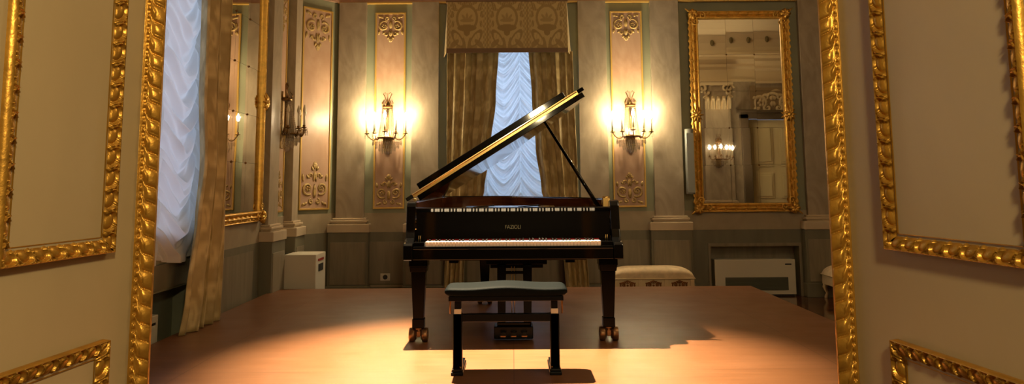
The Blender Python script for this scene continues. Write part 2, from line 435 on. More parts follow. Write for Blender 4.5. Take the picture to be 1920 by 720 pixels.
wall('wall_corner', 'green_plaster', lambda bm: bm.prism([(CH0[0]-0.02, CH0[1]), CH1, (CH1[0], CH1[1]+0.02), (CH0[0]-0.02, CH1[1]+0.02)], 0, ZC))
wall('wall_right', 'marble', lambda bm: bm.box(XR, XR+0.3, YN-0.2, YB+0.5, 0, ZC))
def f(bm):       # wall behind the camera with the doorway and the cream door further right
    bm.box(XL-0.45, -1.08, YN-0.2, YN, 0, ZC); bm.box(-1.08, 1.0, YN-0.2, YN, 3.0, ZC); bm.box(1.0, 5.62, YN-0.2, YN, 0, ZC)
    bm.box(5.62, 7.0, YN-0.2, YN, 3.0, ZC); bm.box(7.0, XR, YN-0.2, YN, 0, ZC)
wall('wall_front', 'marble', f)
wall('floor', 'parquet', lambda bm: bm.box(XL-0.45, XR+0.3, -2.4, YB+0.5, -0.1, 0))
wall('ceiling', 'ceiling_white', lambda bm: bm.box(XL-0.45, XR+0.3, YN-0.2, YB+0.5, ZC, ZC+0.2))
# anteroom round the camera
def f(bm):
    bm.box(-2.1, -1.9, -2.4, YN-0.2, 0, 3.4); bm.box(1.9, 2.1, -2.4, YN-0.2, 0, 3.4); bm.box(-2.1, 2.1, -2.5, -2.4, 0, 3.4); bm.box(-2.1, 2.1, -2.5, YN-0.2, 3.4, 3.5)
wall('wall_anteroom', 'dark_reveal', f)

# cornice all round (architrave, frieze, mouldings), cove over the near wall
def cornice(bm, p0, p1, n, z0=3.80):
    p0, p1, n = Vector(p0), Vector(p1), Vector(n)
    prof = [(0, 0), (0.05, 0), (0.05, 0.05), (0.035, 0.06), (0.035, 0.30), (0.06, 0.32), (0.10, 0.36), (0.10, 0.42), (0.16, 0.46), (0.22, 0.52), (0.22, 0.58), (0.30, 0.64), (0.30, 0.70), (0, 0.72)]
    bm.extr([(a, b) for a, b in prof], p0 + Vector((0, 0, z0)), n, Vector((0, 0, 1)), p1 - p0)
bm = B(); cornice(bm, (CH1[0], YB, 0), (XR, YB, 0), (0, -1, 0)); struct(bm.out('trim_1', 'pink_frieze'))
bm = B(); cornice(bm, (XL, YN, 0), (XL, CH0[1], 0), (1, 0, 0)); struct(bm.out('trim_2', 'pink_frieze'))
bm = B(); cornice(bm, (CH0[0], CH0[1], 0), (CH1[0], CH1[1], 0), CN); struct(bm.out('trim_3', 'pink_frieze'))
bm = B(); cornice(bm, (XL, YN, 0), (XR, YN, 0), (0, 1, 0)); struct(bm.out('trim_4', 'stucco'))
# cove with medallions on the near wall, seen in the mirror
bm = B()
cv = [(0, 4.46)] + [(0.05 + 1.2*(1 - math.cos(t*PI/2/8)), 4.46 + 0.9*math.sin(t*PI/2/8)) for t in range(9)] + [(0, 5.38)]
bm.extr([(a, b) for a, b in cv], (XL, YN, 0), (0, 1, 0), (0, 0, 1), (XR - XL, 0, 0)); struct(bm.out('trim_5', 'ceiling_white'))
bm = B()
for k in range(9):
    x0 = 3.6 + 0.42*k
    if x0 < 7: bm.ball((x0, YN + 0.19, 4.80), 0.07, (0.7, 0.5, 1.1), 12)
struct(bm.out('trim_6', 'medallion'))
# thin gilt line below the architrave
struct(B().box(CH1[0], XR, YB-0.058, YB, 3.785, 3.805).out('trim_7', 'gold_paint'))

# ---- dado on the back wall, left wall and corner
def dado_x(name, x0, x1, mats=('dado_green', 'dado_panel', 'band_stone', 'dado_dark')):
    bm = B()
    bm.box(x0, x1, YB-0.030, YB, 0.0, 0.17, 0); bm.box(x0, x1, YB-0.036, YB-0.030, 0.15, 0.17, 2)
    bm.box(x0, x1, YB-0.018, YB, 0.17, 0.83, 0)
    k = max(1, round((x1-x0)/0.62)); wd = (x1-x0)/k
    for i in range(k): bm.box(x0+i*wd+0.015, x0+(i+1)*wd-0.015, YB-0.026, YB-0.018, 0.19, 0.71, 1)
    bm.box(x0, x1, YB-0.012, YB, 0.83, 1.07, 2)
    struct(bm.out(name, mats))
BP = [(X(634, YB), X(686, YB)), (X(772, YB), X(823, YB)), (X(1086, YB), X(1139, YB)), (X(1223, YB), X(1277, YB)), (X(1504, YB), X(1558, YB))]
spans = [(CH1[0], BP[0][0]), (BP[0][1], BP[1][0]), (BP[1][1], WB[0]+0.02), (WB[0]+0.02, WB[1]-0.02), (WB[1]-0.02, BP[2][0]), (BP[2][1], BP[3][0]), (BP[4][1], XR)]
ti = 10
for a_, b_ in spans:
    if b_ - a_ > 0.08: dado_x('trim_%d' % ti, a_, b_); ti += 1
# dado around the radiator niche
bm = B(); a_, b_ = BP[3][1], BP[4][0]
bm.box(a_, NB[0]-0.03, YB-0.018, YB, 0, 0.83, 0); bm.box(NB[1]+0.03, b_, YB-0.018, YB, 0, 0.83, 0); bm.box(NB[0]-0.03, NB[1]+0.03, YB-0.018, YB, NB[2]+0.04, 0.83, 0)
bm.box(NB[0]-0.03, NB[1]+0.03, YB-0.03, YB, NB[2], NB[2]+0.04, 1); bm.box(NB[0]-0.03, NB[0], YB-0.03, YB, 0, NB[2], 1); bm.box(NB[1], NB[1]+0.03, YB-0.03, YB, 0, NB[2], 1)
bm.box(NB[0], NB[1], YB+0.16, YB+0.22, 0.0, NB[2], 1)
bm.box(a_, NB[0]-0.03, YB-0.035, YB, 0, 0.17, 0); bm.box(NB[1]+0.03, b_, YB-0.035, YB, 0, 0.17, 0); bm.box(a_, b_, YB-0.012, YB, 0.83, 1.07, 2)
struct(bm.out('trim_20', ('dado_green', 'dado_panel', 'band_stone')))
# left wall dado
bm = B()
bm.box(XL, XL+0.018, WL[1], CH0[1], 0, 0.83, 0); bm.box(XL, XL+0.018, YN, WL[0], 0, 0.83, 0); bm.box(XL, XL+0.018, WL[0], WL[1], 0.64, 0.83, 0)
bm.box(XL, XL+0.03, WL[1], CH0[1], 0, 0.15, 0); bm.box(XL, XL+0.045, WL[1], CH0[1], 0.15, 0.18, 2)
bm.box(XL, XL+0.026, 7.15, 8.35, 0.2, 0.76, 1); bm.box(XL, XL+0.012, WL[1], CH0[1], 0.83, 1.07, 2)
struct(bm.out('trim_21', ('dado_green', 'dado_panel', 'band_stone')))
bm = B()
def cbox(bm, s0, s1, d, z0, z1, mi=0):
    c = Vector((CH0[0], CH0[1], 0)) + CA*((s0+s1)/2) + CN*(d/2) + Vector((0, 0, (z0+z1)/2)); bm.obox(c, CA*((s1-s0)/2), CN*(d/2), (0, 0, (z1-z0)/2), mi)
cbox(bm, 0, CL, 0.02, 0, 0.83, 0); cbox(bm, 0, CL, 0.035, 0.0, 0.17, 0); cbox(bm, 0, CL, 0.013, 0.83, 1.07, 1)
struct(bm.out('trim_22', ('dado_green', 'band_stone')))

# ---- pilasters (shaft, moulded base, plinth), n facing -y on the back wall
def pilaster(name, o, a, n, w0, d=0.07, zt=3.80, label=None):
    """o = wall point at the middle of the pilaster"""
    o, a, n = Vector(o), Vector(a), Vector(n); Z = Vector((0, 0, 1))
    root = bpy.data.objects.new(name, None); COL.objects.link(root); root.location = o; struct(root)
    bm = B(); bm.obox(n*(d/2) + Z*((1.0+zt)/2), a*(w0/2), n*(d/2), Z*((zt-1.0)/2)); bm.out('shaft', 'marble', root, 0.004)
    bm = B()
    for e, dd, z0, z1 in ((0.035, 0.03, 0.985, 1.01), (0.055, 0.055, 0.955, 0.985), (0.04, 0.04, 0.935, 0.955), (0.085, 0.085, 0.83, 0.935)):
        bm.obox(n*((d+dd)/2) + Z*((z0+z1)/2), a*(w0/2+e), n*((d+dd)/2), Z*((z1-z0)/2))
    bm.out('base', 'base_stone', root, 0.009, 3)
    bm = B(); e = 0.075
    bm.obox(n*((d+0.07)/2) + Z*0.415, a*(w0/2+e), n*((d+0.07)/2), Z*0.415, 0); bm.obox(n*((d+0.085)/2) + Z*0.085, a*(w0/2+e+0.015), n*((d+0.085)/2), Z*0.085, 0)
    bm.obox(n*((d+0.078)/2) + Z*0.45, a*(w0/2+e-0.03), n*((d+0.078)/2), Z*0.26, 1)
    bm.out('plinth', ('dado_green', 'dado_panel'), root, 0.004)
    return root
for k, (a_, b_) in enumerate(BP): pilaster('trim_%d' % (30+k), ((a_+b_)/2, YB, 0), (1, 0, 0), (0, -1, 0), b_-a_)
pilaster('trim_36', (XL, 8.82, 0), (0, 1, 0), (1, 0, 0), 0.34, 0.08)
pilaster('trim_37', (XL, 9.62, 0), (0, 1, 0), (1, 0, 0), 0.26, 0.10)
pilaster('trim_38', (4.9, YN, 0), (1, 0, 0), (0, 1, 0), 0.6, 0.14)
pilaster('trim_39', (3.6, YN, 0), (1, 0, 0), (0, 1, 0), 0.5, 0.1)
# capital over the near-wall pilaster (seen in the mirror): leaves and volutes
bm = B()
for s in (-1, 1):
    for r0, zz in ((0.11, 3.62), (0.06, 3.48)):
        pts = [(4.9 + s*(0.28 + r0*math.cos(a0*0.5)*(1-a0/16)), YN + 0.20, zz + r0*math.sin(a0*0.5)*(1-a0/16)) for a0 in range(15)]
        bm.tube(pts, 0.03, 6)
for k in range(5):
    x0 = 4.64 + 0.13*k; bm.tube([(x0, YN+0.16, 3.22), (x0, YN+0.19, 3.40), (x0, YN+0.26, 3.50), (x0, YN+0.28, 3.44)], [0.05, 0.06, 0.04, 0.02], 6)
bm.box(4.55, 5.25, YN, YN+0.28, 3.70, 3.76)
struct(bm.out('trim_40', 'stucco'))

# ---- wall panels with gilt rims and stucco arabesques
def wall_panel(label, o, a, n, w0, z0, z1, top_h=0.37, bot_h=0.42, group=None):
    """o = wall point (z=0) at the panel's middle"""
    o, a, n = Vector(o), Vector(a), Vector(n); Z = Vector((0, 0, 1))
    root = thing('wall_panel', label, 'wall panel', o)
    bm = B(); bm.obox(n*0.006 + Z*((z0+z1)/2), a*(w0/2), n*0.006, Z*((z1-z0)/2)); bm.out('field', 'pink_marble', root)
    bm = B(); r = 0.011
    for s in (-1, 1):
        bm.obox(a*(s*w0/2) + n*0.012 + Z*((z0+z1)/2), a*r, n*0.012, Z*((z1-z0)/2 + r)); 
    for z in (z0, z1): bm.obox(n*0.012 + Z*z, a*(w0/2), n*0.0118, Z*r)
    bm.out('gilt_rim', 'gold_paint', root, 0.004)
    ornament('ornament', 'gold_pale', root, n*0.009 + Z*(z1-0.02), a, -Z, n, w0*0.90, top_h)
    ornament('ornament', 'gold_pale', root, n*0.009 + Z*(z0+0.02), a, Z, n, w0*0.90, bot_h)
    return root
xa, xb = X(703, YB), X(758, YB)
wall_panel('tall pink wall panel with gilt arabesques behind the lit sconce left of the curtained window', ((xa+xb)/2, YB, 0), (1, 0, 0), (0, -1, 0), xb-xa, 1.13, 3.66)
xa, xb = X(1149, YB), X(1207, YB)
wall_panel('tall pink wall panel with gilt arabesques behind the lit sconce right of the curtained window', ((xa+xb)/2, YB, 0), (1, 0, 0), (0, -1, 0), xb-xa, 1.13, 3.66)
cpt = Vector((CH0[0], CH0[1], 0)) + CA*(CL*0.50)
wall_panel('angled pink wall panel in the left corner of the room above the white box', cpt, CA, CN, 0.44, 1.13, 3.66, 0.52, 0.58)
wall_panel('narrow wall panel on the left wall behind the unlit sconce', (XL, 9.24, 0), (0, 1, 0), (1, 0, 0), 0.30, 1.13, 3.66, 0.42, 0.45)
# near wall, seen in the mirror: relief panel above a cream door
bm = B(); bm.box(5.72, 6.90, YN+0.003, YN+0.03, 3.18, 3.70); o = bm.out('trim_41', 'stucco_dark'); struct(o)
ornament('ornament', 'stucco', o, (6.31, YN+0.03, 3.20), (1, 0, 0), (0, 0, 1), (0, 1, 0), 1.1, 0.46)
root = bpy.data.objects.new('door_3', None); COL.objects.link(root); struct(root); root.location = (6.3, YN, 0)
bm = B()
for x0, x1, z0, z1 in ((-0.86, -0.66, 0, 3.1), (0.66, 0.86, 0, 3.1), (-0.86, 0.86, 2.98, 3.14)): bm.box(x0, x1, -0.02, 0.10, z0, z1)
bm.box(-0.92, 0.92, 0, 0.16, 3.14, 3.20); bm.out('frame', 'dark_reveal', root, 0.01)
bm = B(); bm.box(-0.66, 0.66, -0.12, -0.06, 0.02, 2.98)
for x0 in (-0.56, 0.08):
    for z0, z1 in ((0.2, 0.95), (1.1, 1.7), (1.85, 2.75)):
        bm.box(x0, x0+0.48, -0.06, -0.045, z0, z1); bm.box(x0+0.05, x0+0.43, -0.045, -0.03, z0+0.05, z1-0.05)
bm.out('leaf', 'door_cream', root, 0.008)

# ---- windows
def window(name, o, a, n, w0, z0, z1, cols, rows):
    root = bpy.data.objects.new(name, None); COL.objects.link(root); struct(root); root.location = o
    a, n = Vector(a), Vector(n); Z = Vector((0, 0, 1)); zc = (z0+z1)/2
    bm = B()
    for s in (-1, 1): bm.obox(a*(s*(w0/2-0.03)) + Z*zc, a*0.03, n*0.03, Z*((z1-z0)/2)); bm.obox(Z*(zc + s*((z1-z0)/2-0.03)), a*(w0/2), n*0.03, Z*0.03)
    for i in range(1, cols): bm.obox(a*(-w0/2 + w0*i/cols) + Z*zc, a*0.025, n*0.025, Z*((z1-z0)/2-0.05))
    for j in range(1, rows): bm.obox(Z*(z0 + (z1-z0)*j/rows), a*(w0/2-0.05), n*0.015, Z*0.015)
    bm.out('frame', 'window_white', root, 0.004)
    bm = B(); bm.obox(Z*zc, a*(w0/2-0.05), n*0.003, Z*((z1-z0)/2-0.05)); bm.out('pane', 'pane', root)
window('window_1', ((WB[0]+WB[1])/2, YB+0.38, 0), (1, 0, 0), (0, -1, 0), WB[1]-WB[0], WB[2], WB[3], 2, 4)
window('window_2', (XL-0.32, (WL[0]+WL[1])/2, 0), (0, 1, 0), (1, 0, 0), WL[1]-WL[0], WL[2], WL[3], 2, 4)

# ================================================================== STAGE
SZ = 0.30
root = thing('stage_platform', 'low brown wooden stage platform under the grand piano', 'stage', (0, 0, 0))
B().box(-2.6, 2.6, 2.7, 8.93, 0.255, SZ).out('deck', 'stage_wood', root, 0.004)
B().box(-2.57, 2.57, 2.73, 8.90, 0.0, 0.255).out('skirt', 'dado_dark', root)

# ================================================================== DOOR LEAVES (folded back on both sides of the camera)
def door_leaf(name, s, xe, slope, yfar, ynear, pf, pn, seamw):
    """s=-1 left, +1 right. face line x = s*(xe + slope*(2.13 - y))"""
    root = bpy.data.objects.new(name, None); COL.objects.link(root); struct(root)
    fx = lambda y: s*(xe + slope*(2.13 - y))
    d = Vector((fx(yfar) - fx(ynear), yfar - ynear, 0)).normalized()          # along, away from camera
    n = Vector((-s*abs(d.y), 0, 0)) + Vector((0, 0, 0)); n = Vector((-s*d.y, s*d.x, 0))
    if n.x*s > 0: n = -n
    Z = Vector((0, 0, 1))
    P = lambda y: Vector((fx(y), y, 0))
    c = (P(yfar-0.02) + P(ynear))/2; half = (P(yfar-0.02) - P(ynear))/2
    bm = B(); bm.obox(c - n*0.03 + Z*1.47, half, n*0.03, Z*1.45); bm.out('leaf', 'leaf_paint', root, 0.003)
    for nm, z0, z1 in (('upper', 1.26, 2.70), ('lower', 0.24, 1.055)):
        o = P(pn) + Z*z0; wd = (P(pf)-P(pn)).length
        # slightly raised inner field
        bm = B(); bm.obox((P(pn)+P(pf))/2 + n*0.002 + Z*((z0+z1)/2), d*(wd/2-0.02), n*0.003, Z*((z1-z0)/2-0.02)); bm.out('panel', 'leaf_paint', root, 0.002)
        rect_frame('panel_moulding', 'gold_dull' if 0 else 'gold', root, o, d, Z, n, wd, z1-z0, 0.042, pat_egg(0.052), 0.024, 0.0018, 20)
    # gilded leaf-carved astragal rolling round the free edge
    A = P(2.108); E = Vector((s*seamw, 2.135, 0)); c = (E - A); W = c.length; cn = c.normalized()
    nn = Vector((cn.y, -cn.x, 0)); 
    if nn.y > 0: nn = -nn
    bm = B(); relief(bm, A + Z*0.02 - nn*0.002, Z, cn, nn, 2.9, W, pat_acanthus(0.088), 0.017, (0, 0), 0.002, 30, side=True)
    for fc in bm.bm.faces:
        fc.normal_update()
        if fc.normal.dot(nn) < 0: fc.normal_flip()
    o = bm.out('edge_moulding', 'gold', root, recalc=False)
    bm = B(); bm.extr([(A.x, A.y), (E.x, E.y), (E.x - s*-0.0, E.y+0.006), (P(2.10).x - n.x*0.06, E.y+0.006), (P(2.07).x - n.x*0.06, 2.07)], (0, 0, 0.02), (1, 0, 0), (0, 1, 0), (0, 0, 2.9))
    bm.out('edge_strip', 'gold', root)
    return root
door_leaf('door_1', -1, 0.985, 0.073, 2.13, 1.42, 1.99, 1.59, 0.945)
door_leaf('door_2', 1, 0.878, 0.10, 2.13, 1.42, 1.925, 1.445, 0.838)

# ================================================================== MIRRORS
def wall_mirror(label, o, a, n, w0, z0, z1, cols=3, rows=5):
    """o wall point at z=0 under left outer edge"""
    Z = Vector((0, 0, 1)); a, n = Vector(a), Vector(n)
    root = thing('wall_mirror', label, 'mirror', o)
    W = 0.115; h0 = z1 - z0
    bm = B(); bm.obox(a*(w0/2) + Z*((z0+z1)/2) + n*0.012, a*(w0/2-0.01), n*0.012, Z*(h0/2-0.01)); bm.out('back_board', 'dark_reveal', root)
    rect_frame('frame', 'gold_bright', root, Z*z0 + n*0.02, a, Z, n, w0, h0, W, pat_husk(0.13), 0.06, 0.006, 18)
    bm = B(); iw, ih = w0 - 2*W + 0.01, h0 - 2*W + 0.01; rnd = random.Random(3)
    for i in range(cols):
        for j in range(rows):
            cx = W + iw*(i+0.5)/cols; cz = z0 + W + ih*(j+0.5)/rows; tx, tz = rnd.uniform(-1, 1)*0.0035, rnd.uniform(-1, 1)*0.0035
            hx, hz = iw/cols/2-0.001, ih/rows/2-0.001
            vs = [bm.bm.verts.new(a*(cx+p*hx) + Z*(cz+q*hz) + n*(0.034 + tx*p*hx + tz*q*hz)) for p, q in ((-1,-1),(1,-1),(1,1),(-1,1))]
            bm.bm.faces.new(vs)
    for fc in bm.bm.faces:
        fc.normal_update()
        if fc.normal.dot(n) < 0: fc.normal_flip()
    bm.out('mirror_glass', 'mirror_glass', root, recalc=False)
    for i in range(1, cols):
        for j in range(1, rows): bm = B(); bm.ball(a*(W+iw*i/cols) + Z*(z0+W+ih*j/rows) + n*0.036, 0.011, (1, 1, 1), 8); bm.out('stud', 'bronze', root)
    # carved corner cartouches: lobes and curls
    for p in (0, 1):
        for q in (0, 1):
            sx, sz = (1 if p else -1), (1 if q else -1); cc = a*(w0*p - sx*0.05) + Z*(z0 + h0*q - sz*0.05) + n*0.07
            bm = B()
            for k in range(7):
                t = k/6*PI*1.5 - PI*0.5
                v = cc + a*(sx*0.062*math.cos(t)) + Z*(sz*0.062*math.sin(t))
                bm.tube([cc + n*0.01, (cc+v)/2 + n*0.02, v, v + n*0.012 - (v-cc)*0.15], [0.012, 0.020, 0.022, 0.008], 6)
            pts = []
            for k in range(20):
                t = k*0.42; r = 0.045*(1-k/24); pts.append(cc - a*(sx*0.03) - Z*(sz*0.10) + a*(sx*r*math.cos(t)) + Z*(-sz*r*math.sin(t)))
            bm.tube(pts, 0.011, 6)
            pts = [v0 + (a*sx*0.07 + Z*sz*0.07)*0 for v0 in pts]
            pts = [cc - a*(sx*0.12) - Z*(sz*0.02) + a*(-sx*0.045*(1-k/24)*math.sin(k*0.42)) + Z*(sz*0.045*(1-k/24)*math.cos(k*0.42)) for k in range(20)]
            bm.tube(pts, 0.011, 6); bm.ball(cc, 0.028, (1, 1, 1), 8)
            # spur tip beyond the corner
            v = cc + a*(sx*0.10) + Z*(sz*0.075); bm.tube([cc, (cc+v)/2, v], [0.02, 0.014, 0.005], 6)
            bm.out('corner_cartouche', 'gold_bright', root)
    for p in (0, 1):      # rosettes halfway up the sides
        cc = a*(w0*p + (0.5-p)*0.115) + Z*(z0 + h0*0.475) + n*0.075; bm = B()
        for k in range(9):
            t = k*2*PI/9; v = cc + a*(0.085*math.cos(t)) + Z*(0.10*math.sin(t)); bm.tube([cc, (cc+v)/2 + n*0.012, v], [0.016, 0.019, 0.005], 6)
        bm.ball(cc + n*0.01, 0.027); bm.out('side_rosette', 'gold_bright', root)
    # narrow leaf crest along the outer edge
    k = int(h0/0.09)
    for p in (0, 1):
        bm = B(); pts = []
        for i in range(k*3+1):
            z = z0 + 0.1 + (h0-0.2)*i/(k*3); x = w0*p; s = 1 if p else -1; q = i % 3
            pts.append((a*(x + s*(-0.008, 0.006, 0.0)[q]) + Z*z + n*0.042, (0.005, 0.012, 0.008)[q]))
        bm.tube([v for v, _ in pts], [r_ for _, r_ in pts], 6); bm.out('leaf_edge', 'gold_bright', root)
    return root
xa = X(1297, YB-0.03, 220); xb = X(1487, YB-0.03, 220)
wall_mirror('tall gilt framed mirror on the back wall between two marble pilasters, right of the sconces', (xa, YB, 0), (1, 0, 0), (0, -1, 0), xb-xa, 1.05, 3.66)
wall_mirror('tall gilt framed mirror on the left wall beside the side drape, reflecting a lit sconce', (XL, 8.52, 0), (0, -1, 0), (1, 0, 0), 1.45, 1.05, 3.70)

# ================================================================== SCONCES
def build_sconce(label, lit=True):
    """local: wall plane y=0, room towards -y; z=0 at bottom of crystals"""
    root = thing('wall_sconce', label, 'sconce')
    bm = B()        # backplate
    bm.extr([(-0.05, 0.05), (0.05, 0.05), (0.065, 0.2), (0.045, 0.42), (0.055, 0.62), (0.0, 0.72), (-0.055, 0.62), (-0.045, 0.42), (-0.065, 0.2)], (0, 0, 0), (1, 0, 0), (0, 0, 1), (0, -0.02, 0))
    bm.out('backplate', 'gold_pale', root, 0.004)
    bm = B()        # crown at the top: ring, prongs, curled finial
    bm.lathe([(0.062, 0.60), (0.068, 0.61), (0.068, 0.63), (0.060, 0.64)], (0, -0.055, 0), 20)
    for k in range(7):
        t = k*2*PI/7; x, y = 0.064*math.cos(t), -0.055+0.064*math.sin(t)
        if y > -0.005: continue
        bm.tube([(x, y, 0.63), (x*1.15, y*1.1-0.002, 0.67), (x*0.8, y*0.85, 0.71)], [0.007, 0.006, 0.003], 6)
    for s in (-1, 1):
        bm.tube([(0, -0.055, 0.66), (s*0.03, -0.055, 0.74), (s*0.055, -0.06, 0.79), (s*0.03, -0.06, 0.81), (s*0.018, -0.06, 0.785)], [0.007, 0.006, 0.006, 0.005, 0.003], 6)
    bm.tube([(0, -0.055, 0.64), (0, -0.055, 0.80)], [0.008, 0.003], 6)
    bm.out('crown', 'bronze', root)
    bm = B()        # basket ring carrying the arms
    bm.lathe([(0.025, 0.205), (0.115, 0.207), (0.125, 0.212), (0.125, 0.222), (0.115, 0.228), (0.025, 0.230)], (0, -0.13, 0), 28)
    bm.lathe([(0.02, 0.2), (0.035, 0.24), (0.02, 0.3), (0.014, 0.45), (0.02, 0.6)], (0, -0.055, 0), 12)
    bm.tube([(0, 0, 0.22), (0, -0.12, 0.22), (0, -0.22, 0.22)], 0.008, 6)
    bm.out('basket_ring', 'bronze', root)
    def beads(bm, p0, p1, sag, k, r):
        p0, p1 = Vector(p0), Vector(p1)
        for i in range(k):
            f = (i+0.5)/k; v = p0.lerp(p1, f) - Vector((0, 0, sag*4*f*(1-f)))
            for d_ in (1,):
                c = v; vs = [bm.bm.verts.new(c + Vector(q)*r) for q in ((1,0,0),(0,1,0),(-1,0,0),(0,-1,0),(0,0,1.25),(0,0,-1.25))]
                for q in ((0,1,4),(1,2,4),(2,3,4),(3,0,4),(1,0,5),(2,1,5),(3,2,5),(0,3,5)): bm.bm.faces.new([vs[z] for z in q])
    # strands from crown down to the ring
    for k in range(11):
        t = PI + PI*(k+0.5)/11 ; bm = B()
        beads(bm, (0.066*math.cos(t), -0.055+0.066*math.sin(t)*0.8, 0.60), (0.10*math.cos(t), -0.10+0.10*math.sin(t)*0.8, 0.235), 0.0, 17, 0.0095)
        bm.out('crystal_strand', 'crystal', root)
    # tiers of hanging prisms below the ring
    for tier, (rad, zt, ln) in enumerate(((0.185, 0.20, 0.085), (0.150, 0.155, 0.08), (0.105, 0.12, 0.08), (0.06, 0.09, 0.08), (0.02, 0.07, 0.07))):
        kk = max(4, int(rad*125))
        bm = B()
        for k in range(kk):
            t = PI + PI*(k+0.5)/kk; x, y = rad*math.cos(t), -0.05+0.9*rad*math.sin(t)
            vs = [bm.bm.verts.new(q) for q in ((x, y, zt), (x+0.009, y, zt-ln*0.65), (x, y+0.009, zt-ln*0.65), (x-0.009, y, zt-ln*0.65), (x, y-0.009, zt-ln*0.65), (x, y, zt-ln))]
            for q in ((0,1,2),(0,2,3),(0,3,4),(0,4,1),(5,2,1),(5,3,2),(5,4,3),(5,1,4)): bm.bm.faces.new([vs[z] for z in q])
            beads(bm, (x, y, zt+0.012), (x, y, zt+0.002), 0, 1, 0.008)
        bm.out('crystal_tier', 'crystal', root)['kind'] = 'stuff'
    # five arms
    for k, (ex, ey, dz) in enumerate(((-0.245, -0.15, 0), (-0.135, -0.24, 0.0), (0.0, -0.27, 0.02), (0.135, -0.24, 0.0), (0.245, -0.15, 0))):
        bm = B(); q = Vector((ex, ey+0.12, 0)); u = q.normalized()
        pts = []
        for i in range(13):
            f = i/12; r = 0.11 + (q.length-0.11)*f; pts.append(Vector((0, -0.12, 0.215)) + u*r + Vector((0, 0, -0.035*math.sin(PI*f*0.9) + (0.055+dz)*f**2)))
        bm.tube(pts, [0.008]*7+[0.007]*6, 6)
        tip = pts[-1]
        arm = bm.out('arm', 'bronze', root)
        bm = B(); bm.lathe([(0.004, 0), (0.016, 0.006), (0.034, 0.012), (0.036, 0.016), (0.014, 0.016), (0.016, 0.034), (0.013, 0.042)], tip, 14); bm.out('drip_pan', 'bronze', arm)
        bm = B(); bm.lathe([(0.0105, 0.04), (0.0105, 0.180), (0.006, 0.183)], tip, 12); bm.out('candle', 'wax', arm)
        bm = B(); bm.lathe([(0.006, 0.181), (0.016, 0.197), (0.020, 0.218), (0.013, 0.248), (0.002, 0.280)], tip, 10)
        bm.out('bulb', 'bulb' if lit else 'wax', arm)
        bm = B(); 
        for k2 in range(5):
            t = 2*PI*k2/5; beads(bm, tip + Vector((0.033*math.cos(t), 0.033*math.sin(t), 0.006)), tip + Vector((0.033*math.cos(t), 0.033*math.sin(t), -0.055)), 0, 3, 0.007)
        bm.out('crystal_drops', 'crystal', arm)['kind'] = 'stuff'
        if lit:
            l = light('candle_light', 'POINT', tip + Vector((0, 0, 0.228)), K_SCONCE, WARM, shadow_soft_size=0.02); l.parent = root
    return root
sc = build_sconce('lit crystal candle sconce on the back wall left of the curtained window')
def relabel(o, t): o['label'] = t; return o
sc.location = (X(728, YB, 230), YB-0.012, 1.80)
s2 = copy_tree(sc); s2.location = (X(1181, YB, 230), YB-0.012, 1.80); relabel(s2, 'lit crystal candle sconce on the back wall between the window and the right mirror')
s3 = copy_tree(sc); s3.location = (4.9, YN+0.16, 1.75); s3.rotation_euler = (0, 0, PI); relabel(s3, 'lit crystal sconce on the marble wall opposite, seen only inside the right mirror')
s4 = build_sconce('dark unlit crystal sconce in profile on the left wall between two pilasters', False); s4.location = (XL+0.014, 9.24, 1.80); s4.rotation_euler = (0, 0, PI/2)

# ================================================================== DRAPES, PELMET, BLINDS
def set_pat(o, vals):
    at = o.data.attributes.new('pat', 'FLOAT', 'POINT'); at.data.foreach_set('value', vals)
def drape_pattern(x, z):
    # mirrored damask blobs repeating every 0.42 m across and 0.75 m up
    px = abs(fr(x/0.42) - 0.5)*2; pz = fr(z/0.75)
    v = 0
    for cx, cz, rx, rz in ((0.0, 0.2, 0.5, 0.10), (0.55, 0.36, 0.22, 0.14), (0.0, 0.55, 0.25, 0.16), (0.8, 0.75, 0.3, 0.09), (0.35, 0.82, 0.2, 0.08), (0.9, 0.1, 0.2, 0.12)):
        d = ((px-cx)/rx)**2 + ((pz-cz)/rz)**2
        if d < 1.25: v = max(v, 1 if d < 0.85 else (1.25-d)/0.4)
        if 0.25 < d < 0.42: v *= 0.4
    v = 0.75*v + 0.12*math.sin(x*90+z*31) + 0.13*math.sin(z*70 - x*23)
    return min(1, max(0, v))
def drape(label, base, side, edge_o, edge_i, z0, z1, folds, amp, seed=1, mat_='drape_damask'):
    """base(x,off,z)->world. edge_o/edge_i: functions of z giving outer/inner coordinate; fold depth grows"""
    root = thing('curtain', label, 'curtain')
    rnd = random.Random(seed); ph = [rnd.uniform(0, 6) for _ in range(4)]
    bm = B(); vals = []; nu, nv = 150, 90
    def off(u, z):
        w_ = u*folds*2*PI
        q = math.sin(w_ + 0.5*math.sin(z*0.9+ph[0])) + 0.5*math.sin(w_*0.55+ph[1]+0.3*z) + 0.12*math.sin(w_*2.3+ph[2])
        return amp*q
    def g(i, j):
        z = z0 + (z1-z0)*j; u = i; a0, a1 = edge_o(z), edge_i(z); x = a0 + (a1-a0)*u
        x += (a1-a0)*0.02*math.sin(u*folds*4*PI+ph[3])*math.sin(PI*u)
        vals.append(drape_pattern(u*1.3, z)); return base(x, off(u, z), z)
    bm.grid(nu, nv, g)
    o = bm.out('drape', mat_, root, recalc=True); set_pat(o, vals)
    md = o.modifiers.new('thick', 'SOLIDIFY'); md.thickness = 0.006
    return root, off
def interp(tab):
    def f_(z):
        if z <= tab[0][0]: return tab[0][1]
        for (a0, v0), (a1, v1) in zip(tab, tab[1:]):
            if z <= a1:
                t = (z-a0)/(a1-a0); t = t*t*(3-2*t); return v0 + (v1-v0)*t
        return tab[-1][1]
    return f_
YD = YB - 0.20
xx = lambda u, v=250: X(u, YD, v)
